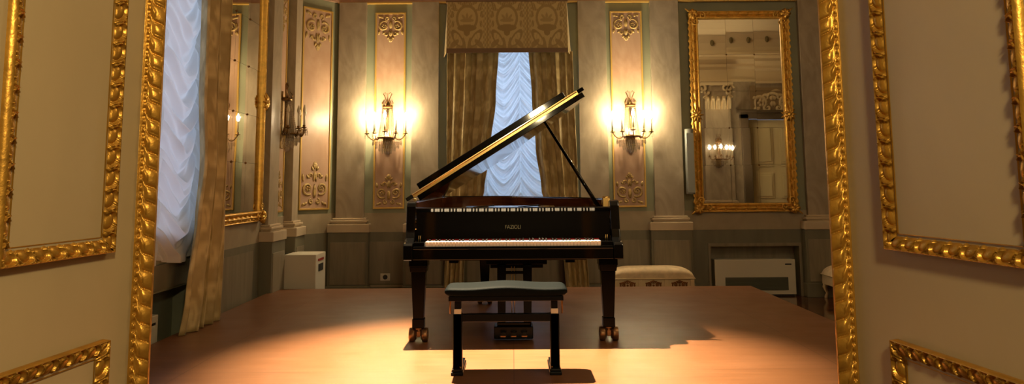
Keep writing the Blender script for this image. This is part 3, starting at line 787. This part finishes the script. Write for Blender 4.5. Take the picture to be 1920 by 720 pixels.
eo = interp([(0, xx(833)), (1.0, xx(838)), (3.2, xx(838))]); ei = interp([(0, xx(868)), (0.75, xx(872)), (1.05, xx(892)), (1.35, xx(908)), (1.9, xx(920)), (2.5, xx(930)), (3.2, xx(936))])
rt, _ = drape('left olive brown damask curtain of the back window', lambda x, o_, z: (x, YD + o_, z), 1, eo, ei, 0.02, 3.11, 4.5, 0.020, 1)
eo = interp([(0, xx(1100)), (0.9, xx(1094)), (1.2, xx(1082)), (3.2, xx(1076))]); ei = interp([(0, xx(1058)), (0.75, xx(1052)), (1.05, xx(1030)), (1.35, xx(1014)), (1.9, xx(1004)), (2.5, xx(998)), (3.2, xx(992))])
rt, _ = drape('right olive brown damask curtain of the back window', lambda x, o_, z: (x, YD + o_, z), 1, eo, ei, 0.02, 3.11, 4.5, 0.020, 5)
# light edging cords on the outer sides
# pelmet
root = thing('pelmet', 'gold damask pelmet over the back window curtains', 'pelmet')
YP = YB - 0.36
pz0, pz1 = 3.08, 3.735
def pel_pat(x, z):
    u = (x - pxa)/(pxb - pxa)*3.0; k = min(2, int(u)); uc = (u - k - 0.5)*2; ux = abs(uc); v = (z - pz0)/(pz1 - pz0)
    if ux > 0.80:     # ribbed columns between motifs
        return 0.55 + 0.35*math.sin(v*60)*math.sin((ux-0.8)*40)
    h = 0.85
    def ell(cx, cz, rx, rz, rot=0):
        dx, dz = ux-cx, (v-cz)*1.75; c, s = math.cos(rot), math.sin(rot); return ((dx*c+dz*s)/rx)**2 + ((-dx*s+dz*c)/rz)**2
    d = ell(0, 0.66, 0.56, 0.48)
    if 0.62 < d < 1.0: h = 0.2
    if d <= 0.62 and (ell(0, 0.62, 0.34, 0.07) < 1 or ell(0.16, 0.68, 0.14, 0.05, 0.7) < 1 or ell(0, 0.70, 0.06, 0.12) < 1): h = 0.35
    if ell(0, 0.47, 0.48, 0.12) < 1 or ell(0, 0.39, 0.16, 0.14) < 1: h = 0.08
    # paired acanthus leaves spreading below, light heart inside a dark outline
    d = ell(0.44, 0.25, 0.44, 0.19, 0.75)
    if d < 1: h = 0.15
    if d < 0.45: h = 0.9
    if d < 0.45 and abs(math.sin(ux*22+v*14)) < 0.25: h = 0.5
    d = ell(0.62, 0.16, 0.26, 0.10, -0.5)
    if d < 1 and h > 0.3: h = 0.22
    if ell(0.12, 0.14, 0.07, 0.26, -0.25) < 1: h = 0.2
    if ell(0.34, 0.06, 0.20, 0.07, 0.4) < 1: h = 0.3
    # feathery sprays at the upper corners and over the cartouche
    for cx, cz, rx, rz, ro in ((0.70, 0.92, 0.20, 0.09, 0.6), (0.62, 0.84, 0.18, 0.06, 0.2), (0.74, 0.74, 0.10, 0.12, 0), (0.14, 0.95, 0.16, 0.07, -0.5), (0.38, 0.97, 0.16, 0.06, 0.3), (0.70, 0.55, 0.07, 0.12, 0.2)):
        if ell(cx, cz, rx, rz, ro) < 1 and abs(math.sin(ux*31 - v*19)) > 0.3: h = 0.15
    return h
pxa, pxb = X(839, YP, 50), X(1062, YP, 50)
bm = B(); vals = []
def g(i, j):
    x = pxa + (pxb-pxa)*i; z = pz0 + (pz1-pz0)*j; vals.append(pel_pat(x, z))
    fl = 0.012*(1-j); kf = 0
    for e in (1/3, 2/3): kf += math.exp(-((i-e)/0.006)**2)
    return (x + (i-0.5)*fl*2, YP - fl + 0.008*kf + 0.003*math.sin(i*20), z)
bm.grid(330, 90, g)
n_front = len(vals)
for s, xe in ((-1, pxa), (1, pxb)):       # flared sides going back to the wall
    def g(i, j, s=s, xe=xe):
        z = pz0 + (pz1-pz0)*j; fl = 0.012*(1-j); t = i
        vals.append(0.6 + 0.3*math.sin(z*40+t*9)); return (xe + s*(fl + t*(0.035 + 0.03*(1-j))), YP - fl + t*(YB-YP), z - 0.012*t)
    bm.grid(20, 30, g)
o = bm.out('valance', 'pelmet_damask', root); set_pat(o, vals); md = o.modifiers.new('t', 'SOLIDIFY'); md.thickness = 0.006
bm = B(); bm.box(pxa-0.012, pxb+0.012, YP-0.026, YP-0.017, pz0-0.012, pz0+0.045); bm.out('trim_band', 'ornament_brown' if 0 else 'curtain_braid' if 'curtain_braid' in M else 'parapet', root)
B().box(pxa-0.02, pxb+0.02, YP-0.01, YB, pz1-0.01, pz1+0.012).out('top_board', 'parapet', root)

# festoon blinds
def festoon(label, base, w0, z0, z1, lines, seed=2, nu=240, nv=420, amp=0.062, fq=1.0):
    """base(x, off, z) with x in 0..w0; lines = gather positions"""
    root = thing('festoon_blind', label, 'blind'); rnd = random.Random(seed)
    bm = B(); ph = {}
    def g(i, j):
        x = w0*i; z = z0 + (z1-z0)*j
        k = 0
        while k < len(lines)-2 and x > lines[k+1]: k += 1
        u = min(1, max(0, (x - lines[k])/(lines[k+1]-lines[k]))); sag = (4*u*(1-u))
        s1 = 0.16*(1 - abs(2*u-1)**1.3) + 0.10*sag
        zz = z + s1 + 0.02*math.sin(z*3.1+k*2)
        p = zz*6.6*fq + 0.35*math.sin(zz*5.3+k)
        q = fr(p); r = (q/0.68)**1.5 if q < 0.68 else ((1-q)/0.32)**0.8
        p2 = zz*15.1*fq + k*0.37 + 0.3*math.sin(u*5); q2 = fr(p2); r2 = (q2/0.6)**1.4 if q2 < 0.6 else ((1-q2)/0.4)
        e = min(u, 1-u)
        pinch = -0.035*math.exp(-(e/0.05)**2)
        o_ = amp*(r*(0.5 + 0.7*sag) + 0.42*r2) + pinch + 0.02*sag + 0.006*math.sin(zz*41+u*13)
        zb = z + (0.05*math.sin(u*PI)*-1 if j == 0 else 0)
        return base(x, o_, zb)
    bm.grid(nu, nv, g)
    bm.out('cloth', 'voile', root); return root
bx0 = -0.66
festoon('white ruched festoon blind in the back window behind the piano lid', lambda x, o_, z: (bx0 + x, YB - 0.05 - o_, z), 1.34, 1.14, 3.46, [0, 0.76-0.42, 0.76, 1.34], 2)
festoon('white ruched festoon blind in the side window next to the left door', lambda x, o_, z: (XL + 0.0 + o_*1.0, 7.0 - x, z), 2.0, 0.88, 4.1, [0, 0.30, 0.95, 1.5, 2.0], 4, 260, 480, 0.068, 0.62)
# drape of the side window
eo = interp([(0, 6.90), (1.0, 6.98), (4.2, 7.02)]); ei = interp([(0, 6.10), (0.6, 6.28), (1.15, 6.42), (1.6, 6.50), (2.2, 6.42), (4.2, 6.38)])
drape('olive brown damask curtain of the side window falling to the floor by the left mirror', lambda x, o_, z: (XL + 0.19 + o_*(1.3 + 0.2*z/4), x, z), 1, eo, ei, SZ+0.004, 4.2, 4.5, 0.032, 9)

# ================================================================== GRAND PIANO (local: x centre, y world, z above stage)
PZ = SZ
piano = thing('grand_piano', 'black concert grand piano with raised lid on the stage', 'piano', (0, 0, PZ))
def bez(p0, p1, p2, p3, k):
    out = []
    for i in range(k+1):
        t = i/k; out.append(tuple((1-t)**3*a+3*(1-t)**2*t*b+3*(1-t)*t*t*c+t**3*d for a, b, c, d in zip(p0, p1, p2, p3)))
    return out
HW = 0.785
right = [(HW, 6.00)] + bez((HW, 6.65), (HW, 7.30), (0.42, 7.35), (0.22, 7.95), 16) + bez((0.22, 7.95), (0.12, 8.25), (0.08, 8.56), (-0.22, 8.58), 12)[1:] + bez((-0.22, 8.58), (-0.5, 8.60), (-HW, 8.62), (-HW, 8.35), 10)[1:]
outer = right + [(-HW, 6.00)]
def inset(poly, d):
    n = len(poly); out = []
    for i in range(n):
        a, b2, c = Vector(poly[i-1]), Vector(poly[i]), Vector(poly[(i+1) % n])
        t = ((b2-a).normalized() + (c-b2).normalized()); t.normalize(); nn = Vector((-t.y, t.x)); out.append(tuple(b2 + nn*d))
    return out
inner = inset(outer, 0.055)
inner[0] = (HW-0.055, 6.00); inner[-1] = (-HW+0.055, 6.00)
# rim: outer black wall + inner wood lining
def ringwall(name, A, Bp, z0, z1, m, parent):
    bm = B(); n = len(A); v = []
    for (ax, ay), (bx, by) in zip(A, Bp):
        v.append([bm.bm.verts.new(q) for q in ((ax, ay, z0), (ax, ay, z1), (bx, by, z1), (bx, by, z0))])
    for i in range(n-1):
        for k in range(4):
            f_ = bm.bm.faces.new((v[i][k], v[i][(k+1) % 4], v[i+1][(k+1) % 4], v[i+1][k]))
    bm.bm.faces.new(v[0]); bm.bm.faces.new(v[-1])
    o = bm.out(name, m, parent, 0.004); return o
ringwall('rim', outer, inset(outer, 0.045)[:0] or [(p[0], p[1]) for p in [(HW-0.045, 6.0)] + inset(outer, 0.045)[1:-1] + [(-HW+0.045, 6.0)]], 0.66, 1.0, 'piano_black', piano)
mid = [(HW-0.046, 6.0)] + inset(outer, 0.046)[1:-1] + [(-HW+0.046, 6.0)]
inn = [(HW-0.062, 6.0)] + inset(outer, 0.062)[1:-1] + [(-HW+0.062, 6.0)]
ringwall('inner_rim', mid, inn, 0.68, 0.992, 'piano_inner_wood', piano)
# soundboard and iron plate, strings
B().prism(inset(outer, 0.05), 0.78, 0.79).out('soundboard', 'soundboard_wood', piano)
bm = B()
pl = inset(outer, 0.075); bm.prism([p for p in pl if p[1] < 6.0] or [(-0.7, 6.15), (0.7, 6.15), (0.7, 6.42), (-0.7, 6.42)], 0.84, 0.86)
ringpl = [(HW-0.08, 6.2)] + inset(outer, 0.08)[1:-1] + [(-HW+0.08, 6.2)]; ringpl2 = [(HW-0.20, 6.2)] + inset(outer, 0.20)[1:-1] + [(-HW+0.20, 6.2)]
v = []
for (ax, ay), (bx, by) in zip(ringpl, ringpl2): v.append([bm.bm.verts.new(q) for q in ((ax, ay, 0.82), (ax, ay, 0.85), (bx, by, 0.85), (bx, by, 0.82))])
for i in range(len(v)-1):
    for k in range(4): bm.bm.faces.new((v[i][k], v[i][(k+1) % 4], v[i+1][(k+1) % 4], v[i+1][k]))
for (xa_, ya_, xb_, yb_) in ((-0.45, 6.35, -0.50, 8.40), (-0.12, 6.35, -0.20, 8.42), (0.22, 6.35, 0.10, 8.05), (0.48, 6.35, 0.36, 7.55)):
    c = Vector(((xa_+xb_)/2, (ya_+yb_)/2, 0.875)); d = Vector((xb_-xa_, yb_-ya_, 0)); bm.obox(c, d/2, Vector((0.018, 0, 0)), (0, 0, 0.025))
bm.out('iron_plate', 'plate_gold', piano, 0.004)
bm = B()
for k in range(46):
    x0 = -0.66 + 1.32*k/45; ye = 6.7 + 1.65*(1 - k/45)**0.8; xe = x0 - 0.05*(ye-6.4)
    if x0 > -0.2 and False: pass
    bm.tube([(x0, 6.42, 0.868), (xe*0.92 if xe > 0 else xe, ye, 0.868)], 0.0012, 4)
bm.out('strings', 'string_steel', piano)
# bottom frame: keybed, belly rails, beams
bm = B(); bm.box(-0.765, 0.765, 5.84, 6.30, 0.59, 0.66); bm.out('keybed', 'piano_black', piano, 0.004)
bm = B(); bm.box(-0.53, 0.53, 6.30, 6.38, 0.56, 0.66); bm.box(-0.50, -0.42, 6.38, 8.2, 0.58, 0.66); bm.box(0.38, 0.46, 6.38, 7.3, 0.58, 0.66); bm.box(-0.06, 0.02, 6.38, 8.3, 0.58, 0.66)
bm.box(-0.49, -0.42, 6.2, 6.28, 0.525, 0.59); bm.box(0.40, 0.47, 6.2, 6.28, 0.525, 0.59); bm.box(-0.54, 0.54, 5.98, 6.06, 0.565, 0.59)
bm.out('belly_frame', 'piano_satin', piano, 0.004)
# cheeks (arms): side profile in y-z
prof = [(5.775, 0.585), (5.775, 0.690), (5.80, 0.705), (5.85, 0.712), (5.895, 0.735), (5.925, 0.79), (5.94, 0.87), (5.955, 0.96), (5.97, 0.990), (6.0, 1.0), (6.06, 1.0), (6.06, 0.585)]
for s in (-1, 1):
    bm = B(); bm.extr(prof, (s*HW, 0, 0), (0, 1, 0), (0, 0, 1), (-s*0.068, 0, 0)); o = bm.out('cheek', 'piano_black', piano, 0.008, 3)
    bm = B(); bm.box(min(s*0.715, s*0.632), max(s*0.715, s*0.632), 5.80, 5.95, 0.66, 0.712); bm.out('key_block', 'piano_black', piano, 0.006, 3)
    bm = B()   # small brass fittings on the key block
    bm.lathe([(0.003, 0), (0.003, 0.04)], (s*0.690, 5.925, 0.712), 10); bm.lathe([(0.003, 0), (0.003, 0.04)], (s*0.678, 5.925, 0.712), 10); bm.out('pin', 'brass', piano)
bm = B(); bm.box(-0.715, 0.715, 5.782, 5.80, 0.588, 0.682); bm.box(-0.715, 0.715, 5.776, 5.784, 0.66, 0.668); bm.out('key_slip', 'piano_black', piano, 0.004)
# keys: 52 white, 36 black
KW = 1.254/52
wm = None
for k in range(52):
    x0 = -0.627 + KW*k
    if wm is None:
        bm = B(); bm.box(0.0006, KW-0.0006, 5.792, 5.945, 0.680, 0.7150); wm = bm.out('white_key', 'ivory', piano, 0.0016); o = wm
    else:
        o = wm.copy(); COL.objects.link(o); o.parent = piano
    o.location = (x0, 0, 0)
bkm = None
for k in range(51):
    if (k % 7) in (1, 4): continue      # A0 starts: A B C D E F G
    x0 = -0.627 + KW*(k+1)
    if bkm is None:
        bm = B(); bm.extr([(5.843, 0.712), (5.85, 0.726), (5.945, 0.728), (5.945, 0.712)], (-0.0058, 0, 0), (0, 1, 0), (0, 0, 1), (0.0116, 0, 0)); bkm = bm.out('black_key', 'ebony', piano, 0.002); o = bkm
    else:
        o = bkm.copy(); COL.objects.link(o); o.parent = piano
    o.location = (x0, 0, 0)
B().box(-0.63, 0.63, 5.946, 5.952, 0.70, 0.7235).out('felt_strip', 'red_felt', piano)
# fallboard: upright glossy board with a lip leaning forward that mirrors the keys
bm = B(); fb = [(5.953, 0.70), (5.956, 0.918), (5.936, 0.946), (5.940, 0.952), (5.99, 0.952), (5.985, 0.70)]
bm.extr(fb, (-0.714, 0, 0), (0, 1, 0), (0, 0, 1), (1.428, 0, 0)); fbo = bm.out('fallboard', 'piano_black', piano, 0.0015)
tcv = bpy.data.curves.new('nameplate', 'FONT'); tcv.body = 'FAZIOLI'; tcv.size = 0.040; tcv.offset = -0.0007; tcv.align_x = 'CENTER'; tcv.extrude = 0.0006; tcv.space_character = 0.95
tcv.materials.append(M['logo_brass']); tmp = bpy.data.objects.new('nameplate_curve', tcv); COL.objects.link(tmp); dg = bpy.context.evaluated_depsgraph_get(); me = bpy.data.meshes.new_from_object(tmp.evaluated_get(dg)); bpy.data.objects.remove(tmp); to = bpy.data.objects.new('nameplate', me); COL.objects.link(to); to.parent = fbo; to.location = (0.0, 5.9535, 0.795); to.rotation_euler = (PI/2, 0, 0); to.scale = (0.86, 1, 1)
to['label'] = 'thin brass letters FAZIOLI on the fallboard'
# music desk lying folded on its shelf
bm = B(); bm.box(-0.70, 0.70, 5.99, 6.10, 0.915, 0.948); bm.out('desk_shelf', 'piano_satin', piano, 0.003)
bm = B(); bm.obox((-0.02, 6.20, 0.945), (0.34, 0, 0.0), (0, 0.10, 0.004), (0, 0, 0.006))
for s in (-1, 1): bm.obox((s*0.17-0.05, 6.11, 0.955), (0.08, 0, 0.006), (0, 0.006, 0), (0, 0, 0.004))
bm.out('music_desk', 'piano_black', piano, 0.002)
# lid, rotated about the spine hinge
LA = math.atan2(0.82, 1.32)
lid_root = bpy.data.objects.new('lid', None); COL.objects.link(lid_root); lid_root.parent = piano
lid_root.location = (-HW-0.004, 0, 1.004); lid_root.rotation_euler = (0, -LA, 0)
LO = HW + 0.004
lp = [(LO+HW-0.03, 6.245), (LO+HW+0.012, 6.30)] + [(x+LO+0.006, y+0.006) for x, y in outer[1:-1]]
lp = lp[:2] + [(max(0.055, x), y) for x, y in lp[2:]] + [(0.055, 6.245)]
bm = B(); bm.prism(lp, -0.040, 0.004); bm.out('lid_board', 'piano_black', lid_root, 0.004)
bm = B(); bm.box(0.10, 1.45, 6.235, 6.60, 0.036, 0.084); bm.out('front_flap', 'piano_black', lid_root, 0.004)
bm = B(); bm.extr([(0.0, 6.245), (-0.03, 6.225), (0.03, 6.232), (1.545, 6.232), (1.60, 6.22), (1.575, 6.25)], (0, 0, 0.004), (1, 0, 0), (0, 1, 0), (0, 0, 0.03)); bm.out('lid_lip', 'piano_black', lid_root, 0.002)
bm = B(); bm.box(0.03, 1.545, 6.228, 6.232, 0.002, 0.034); bm.tube([(0.03, 6.227, 0.026), (0.8, 6.227, 0.026), (1.54, 6.227, 0.026)], 0.007, 10)
for k in range(26): bm.lathe([(0.0045, -0.003), (0.0045, 0.0)], (0.06 + 1.46*k/25, 6.228, 0.010), 8, 'y')
bm.out('long_hinge', 'brass', lid_root)
for k, y0 in enumerate((6.5, 7.4, 8.2)):
    bm = B(); bm.lathe([(0.009, -0.04), (0.009, 0.04)], (0.0, y0, -0.002), 10, 'y'); bm.out('lid_hinge', 'brass', lid_root)
# prop stick
bm = B(); a_, b_ = Vector((0.70, 6.55, 0.93)), Vector((0.285, 6.95, 1.655)); bm.tube([a_, a_.lerp(b_, .5), b_], [0.017, 0.014, 0.011], 8); bm.out('lid_prop', 'piano_black', piano)
bm = B(); bm.box(0.685, 0.735, 6.10, 6.16, 0.95, 1.012); bm.lathe([(0.010, -0.03), (0.010, 0.03)], (0.71, 6.13, 1.015), 10, 'x'); bm.lathe([(0.008, 0), (0.008, 0.04)], (0.70, 6.30, 0.955), 10); bm.out('prop_latch', 'brass', piano)
# legs with casters
def leg(x, y, front=True):
    bm = B()
    def fr4(w0, w1, z0, z1):
        a = [bm.bm.verts.new((x+i*w0/2, y+j*w0/2, z0)) for i, j in ((-1,-1),(1,-1),(1,1),(-1,1))]; b2 = [bm.bm.verts.new((x+i*w1/2, y+j*w1/2, z1)) for i, j in ((-1,-1),(1,-1),(1,1),(-1,1))]
        bm.bm.faces.new(list(reversed(a))); bm.bm.faces.new(b2)
        for k in range(4): bm.bm.faces.new((a[k], a[(k+1) % 4], b2[(k+1) % 4], b2[k]))
    fr4(0.135, 0.135, 0.535, 0.59); fr4(0.118, 0.126, 0.495, 0.535); fr4(0.076, 0.104, 0.165, 0.495); fr4(0.086, 0.086, 0.10, 0.165)
    o = bm.out('leg', 'piano_satin', piano, 0.004)
    bm = B(); bm.lathe([(0.030, 0.088), (0.030, 0.10)], (x, y, 0), 16); bm.lathe([(0.016, 0.05), (0.016, 0.09)], (x, y, 0), 12); bm.lathe([(0.010, -0.068), (0.010, 0.068)], (x, y, 0.05), 12, 'x')
    bm.box(x-0.014, x+0.014, y-0.02, y+0.02, 0.035, 0.075); bm.out('caster_fork', 'caster_brass', o, 0.002)
    for s in (-1, 1):
        bm = B(); bm.lathe([(0.001, 0.018), (0.034, 0.018), (0.038, 0.026), (0.049, 0.028), (0.050, 0.034), (0.050, 0.060), (0.047, 0.066), (0.036, 0.068), (0.032, 0.062), (0.001, 0.062)] if s > 0 else [(0.001, -0.018), (0.034, -0.018), (0.038, -0.026), (0.049, -0.028), (0.050, -0.034), (0.050, -0.060), (0.047, -0.066), (0.036, -0.068), (0.032, -0.062), (0.001, -0.062)], (x, y, 0.050), 28, 'x')
        bm.out('caster_wheel', 'caster_brass', o)
leg(-0.685, 5.92); leg(0.685, 5.92); leg(-0.27, 7.75)
# lyre with pedals
bm = B()
bm.box(-0.235, 0.285, 6.02, 6.14, 0.560, 0.59); bm.box(-0.20, 0.25, 6.02, 6.14, 0.53, 0.562); bm.box(-0.17, 0.22, 6.02, 6.14, 0.505, 0.532)
for x0 in (-0.115, 0.075): bm.extr([(0, 0.10), (0.055, 0.10), (0.062, 0.52), (-0.004, 0.52)], (x0, 5.98, 0), (1, 0, 0), (0, 0, 1), (0, 0.05, 0))
bm.box(-0.06, 0.075, 5.985, 6.02, 0.465, 0.485)
lyre = bm.out('lyre', 'piano_satin', piano, 0.004)
bm = B(); bm.box(-0.142, 0.140, 5.90, 6.05, 0.018, 0.105); bm.box(-0.12, 0.12, 5.93, 6.04, 0.105, 0.13); bm.out('pedal_box', 'piano_satin', lyre, 0.006)
for x0 in (-0.075, 0.0, 0.075):
    bm = B(); bm.extr([(-0.012, 5.92), (-0.017, 5.84), (-0.024, 5.80), (-0.018, 5.782), (0.018, 5.782), (0.024, 5.80), (0.017, 5.84), (0.012, 5.92)], (x0, 0, 0.052), (1, 0, 0), (0, 1, 0), (0, 0, 0.010)); bm.out('pedal', 'caster_brass', lyre, 0.002)
for x0 in (-0.012, 0.008): 
    bm = B(); bm.tube([(x0, 6.0, 0.12), (x0, 6.0, 0.52)], 0.003, 6); bm.out('pedal_rod', 'brass', lyre)
for x0 in (-0.09, 0.10):
    bm = B(); bm.tube([(x0, 6.04, 0.11), (x0*1.1, 6.40, 0.57)], 0.008, 8); bm.out('brace_rod', 'bronze', lyre)

# ================================================================== PIANO STOOL
st = thing('piano_stool', 'black metal piano stool with grey padded leather seat in front of the keyboard', 'stool', (-0.045, 4.88, SZ))
bm = B()
def g(i, j):      # closed cushion as superellipse section swept
    u = i*2-1; ang = j*2*PI
    sx = 0.369; sy = 0.165
    su = math.copysign(abs(u), u)
    wv = 0.006*math.cos(u*PI*1.5)
    e = (1-abs(su)**10)**0.5
    c, s = math.cos(ang), math.sin(ang); pc = math.copysign(abs(c)**0.35, c); ps = math.copysign(abs(s)**0.5, s)
    return (su*sx, 0.165 + pc*sy*(0.82+0.18*e), 0.480 + ps*0.032*(0.35+0.65*e) + (wv if s > 0 else 0))
bm.grid(48, 40, g); bmesh.ops.remove_doubles(bm.bm, verts=bm.bm.verts, dist=1e-5)
es = [e for e in bm.bm.edges if e.is_boundary]
bmesh.ops.holes_fill(bm.bm, edges=es, sides=0)
seat = bm.out('seat', 'leather', st)
bm = B(); bm.box(-0.345, 0.345, 0.02, 0.31, 0.425, 0.452); bm.out('seat_frame', 'stool_black', st, 0.003)
for s in (-1, 1):
    cx = s*0.292
    bm = B(); bm.box(cx-0.028, cx+0.028, 0.05, 0.10, 0.0, 0.345); bm.box(cx-0.028, cx+0.028, 0.235, 0.285, 0.0, 0.345) if False else None
    bm.box(cx-0.036, cx+0.036, -0.005, 0.335, 0.0, 0.020); bm.box(cx-0.030, cx+0.030, 0.0, 0.33, 0.02, 0.036)
    bm.box(cx-0.026, cx+0.026, 0.05, 0.13, 0.03, 0.345)
    o = bm.out('leg', 'stool_black', st, 0.004)
    bm = B(); bm.box(cx-0.019, cx+0.019, 0.06, 0.12, 0.33, 0.43); bm.out('post', 'stool_black', st, 0.002)
    bm = B(); bm.box(cx-0.0215, cx+0.0215, 0.055, 0.125, 0.345, 0.375); bm.out('collar', 'collar_white', st, 0.002)
    bm = B(); ex = s*0.34; bm.tube([(s*0.30, 0.10, 0.44), (ex, 0.10, 0.443), (ex, 0.10, 0.34)], [0.006, 0.006, 0.005], 8); bm.out('height_lever', 'bronze', st)
    bm = B(); bm.lathe([(0.006, 0), (0.006, 0.012)], (cx+s*-0.02, 0.02, 0.036), 8); bm.out('foot_bolt', 'bronze', o)
bm = B(); bm.box(-0.27, 0.27, 0.065, 0.115, 0.298, 0.342); bm.out('crossbar', 'stool_black', st, 0.003)

# ================================================================== APPLIANCES, BENCHES
def convector(label, loc, rz, w0=1.12):
    r = thing('convector_heater', label, 'heater', loc, rz, None)
    bm = B(); bm.box(0, w0, -0.02, 0.16, 0.02, 0.455)
    o = bm.out('casing', 'appliance_white', r, 0.006)
    bm = B(); bm.box(0.13, w0-0.10, -0.027, -0.021, 0.075, 0.235)
    for k in range(9): bm.box(0.13, w0-0.10, -0.034, -0.027, 0.083+0.017*k, 0.089+0.017*k)
    bm.out('grille', 'grille_green', r)
    B().box(w0-0.13, w0-0.05, -0.024, -0.0205, 0.385, 0.402).out('badge', 'appliance_dark', r)
    B().box(0.02, w0-0.02, 0.0, 0.15, 0.0, 0.02).out('foot_rail', 'appliance_dark', r)
    return r
convector('white convector heater in the niche below the right mirror', (2.545, YB-0.0, 0.0), 0, 1.02)
convector('white convector heater in the niche below the side window', (XL-0.03, 6.22, 0.0), -PI/2, 0.0+1.1).rotation_euler = (0, 0, PI/2)
for o in COL.objects:
    if o.name.startswith('convector_heater') and o.location.x < 0: o.location = (XL-0.03, 5.15, 0.0)
r = thing('white_cabinet', 'white box shaped air unit on the floor behind the stage in the left corner', 'air unit', (-2.56, 9.06, 0))
B().box(0, 0.36, 0, 0.46, 0.02, 0.655).out('casing', 'appliance_white', r, 0.006)
B().box(0.355, 0.364, 0.12, 0.34, 0.46, 0.54).out('handle_recess', 'appliance_dark', r)
B().box(0.358, 0.364, 0.10, 0.36, 0.575, 0.60).out('badge', 'label_red', r)
B().box(0.02, 0.34, 0.02, 0.44, 0, 0.02).out('feet', 'appliance_dark', r)
# upholstered benches
def bench(label, loc):
    r = thing('upholstered_bench', label, 'bench', loc, 0, None); W_ = 0.50; D_ = 0.20
    bm = B()
    def g(i, j):
        ang = j*PI; u = i*2-1; e = (1-abs(u)**5)**0.5; c, s = math.cos(ang), math.sin(ang)
        pc = math.copysign(abs(c)**0.5, c); return (u*W_, pc*D_*(0.9+0.1*e), 0.295 + (abs(s)**0.5)*0.125*e)
    bm.grid(40, 20, g); bm.box(-W_, W_, -D_, D_, 0.285, 0.296)
    bm.out('cushion', 'upholstery', r)
    bm = B(); bm.tube([(-W_, -D_, 0.288), (W_, -D_, 0.288), (W_, D_, 0.288), (-W_, D_, 0.288), (-W_, -D_, 0.288)], 0.008, 6); bm.out('piping', 'bench_cream', r)
    bm = B(); bm.box(-W_+0.01, W_-0.01, -D_+0.01, D_-0.01, 0.17, 0.285)
    for k in range(4): bm.box(-W_+0.01+k*0.31, -W_+0.05+k*0.31, -D_-0.002, -D_+0.01, 0.175, 0.28)
    bm.out('apron', 'bench_cream', r, 0.003)
    for k in range(3): ornament('ornament', 'ornament_brown', r, (-0.31+0.31*k, -D_+0.008, 0.18), (1, 0, 0), (0, 0, 1), (0, -1, 0), 0.20, 0.095)
    for i in (-1, 1):
        for j in (-1, 1):
            bm = B(); x, y = i*(W_-0.05), j*(D_-0.05); bm.tube([(x, y, 0.19), (x+i*0.018, y+j*0.018, 0.13), (x, y, 0.06), (x+i*0.012, y+j*0.012, 0.012), (x+i*0.012, y+j*0.012, 0.0)], [0.036, 0.032, 0.016, 0.020, 0.018], 8); bm.out('leg', 'bench_cream', r)
    return r
bench('cream upholstered bench with brown carved ornaments behind the piano on the right', (X(1220, 9.9, 500), 9.92, 0))
b2_ = bench('cream carved bench half hidden behind the right door', (4.33, 9.95, 0))
# column loudspeaker
r = thing('column_speaker', 'slim grey column loudspeaker on the wall left of the right mirror', 'speaker', (X(1294, 10.15, 300), YB, 0))
bm = B(); bm.lathe([(0.05, 1.28), (0.056, 1.285), (0.056, 2.10), (0.05, 2.105)], (0, -0.13, 0), 24); bm.out('body', 'speaker_grey', r)
bm = B(); bm.box(-0.045, 0.045, -0.192, -0.18, 1.30, 2.05); bm.out('grille', 'speaker_grey', r, 0.003)
bm = B()
for z in (1.45, 1.95): bm.box(-0.03, -0.01, -0.10, 0.0, z, z+0.04)
bm.out('bracket', 'appliance_dark', r)
# socket on the dado
r = thing('wall_socket', 'white power socket low on the dado left of the piano', 'socket', (X(723, YB, 519), YB-0.026, PY(723, 519, YB).z))
bm = B(); bm.box(-0.062, 0.062, -0.008, 0, -0.045, 0.045); bm.out('plate', 'socket_white', r, 0.003)
bm = B(); bm.lathe([(0.03, -0.010), (0.03, -0.0075)], (0, 0, 0), 20, 'y'); bm.out('outlet', 'appliance_dark', r)
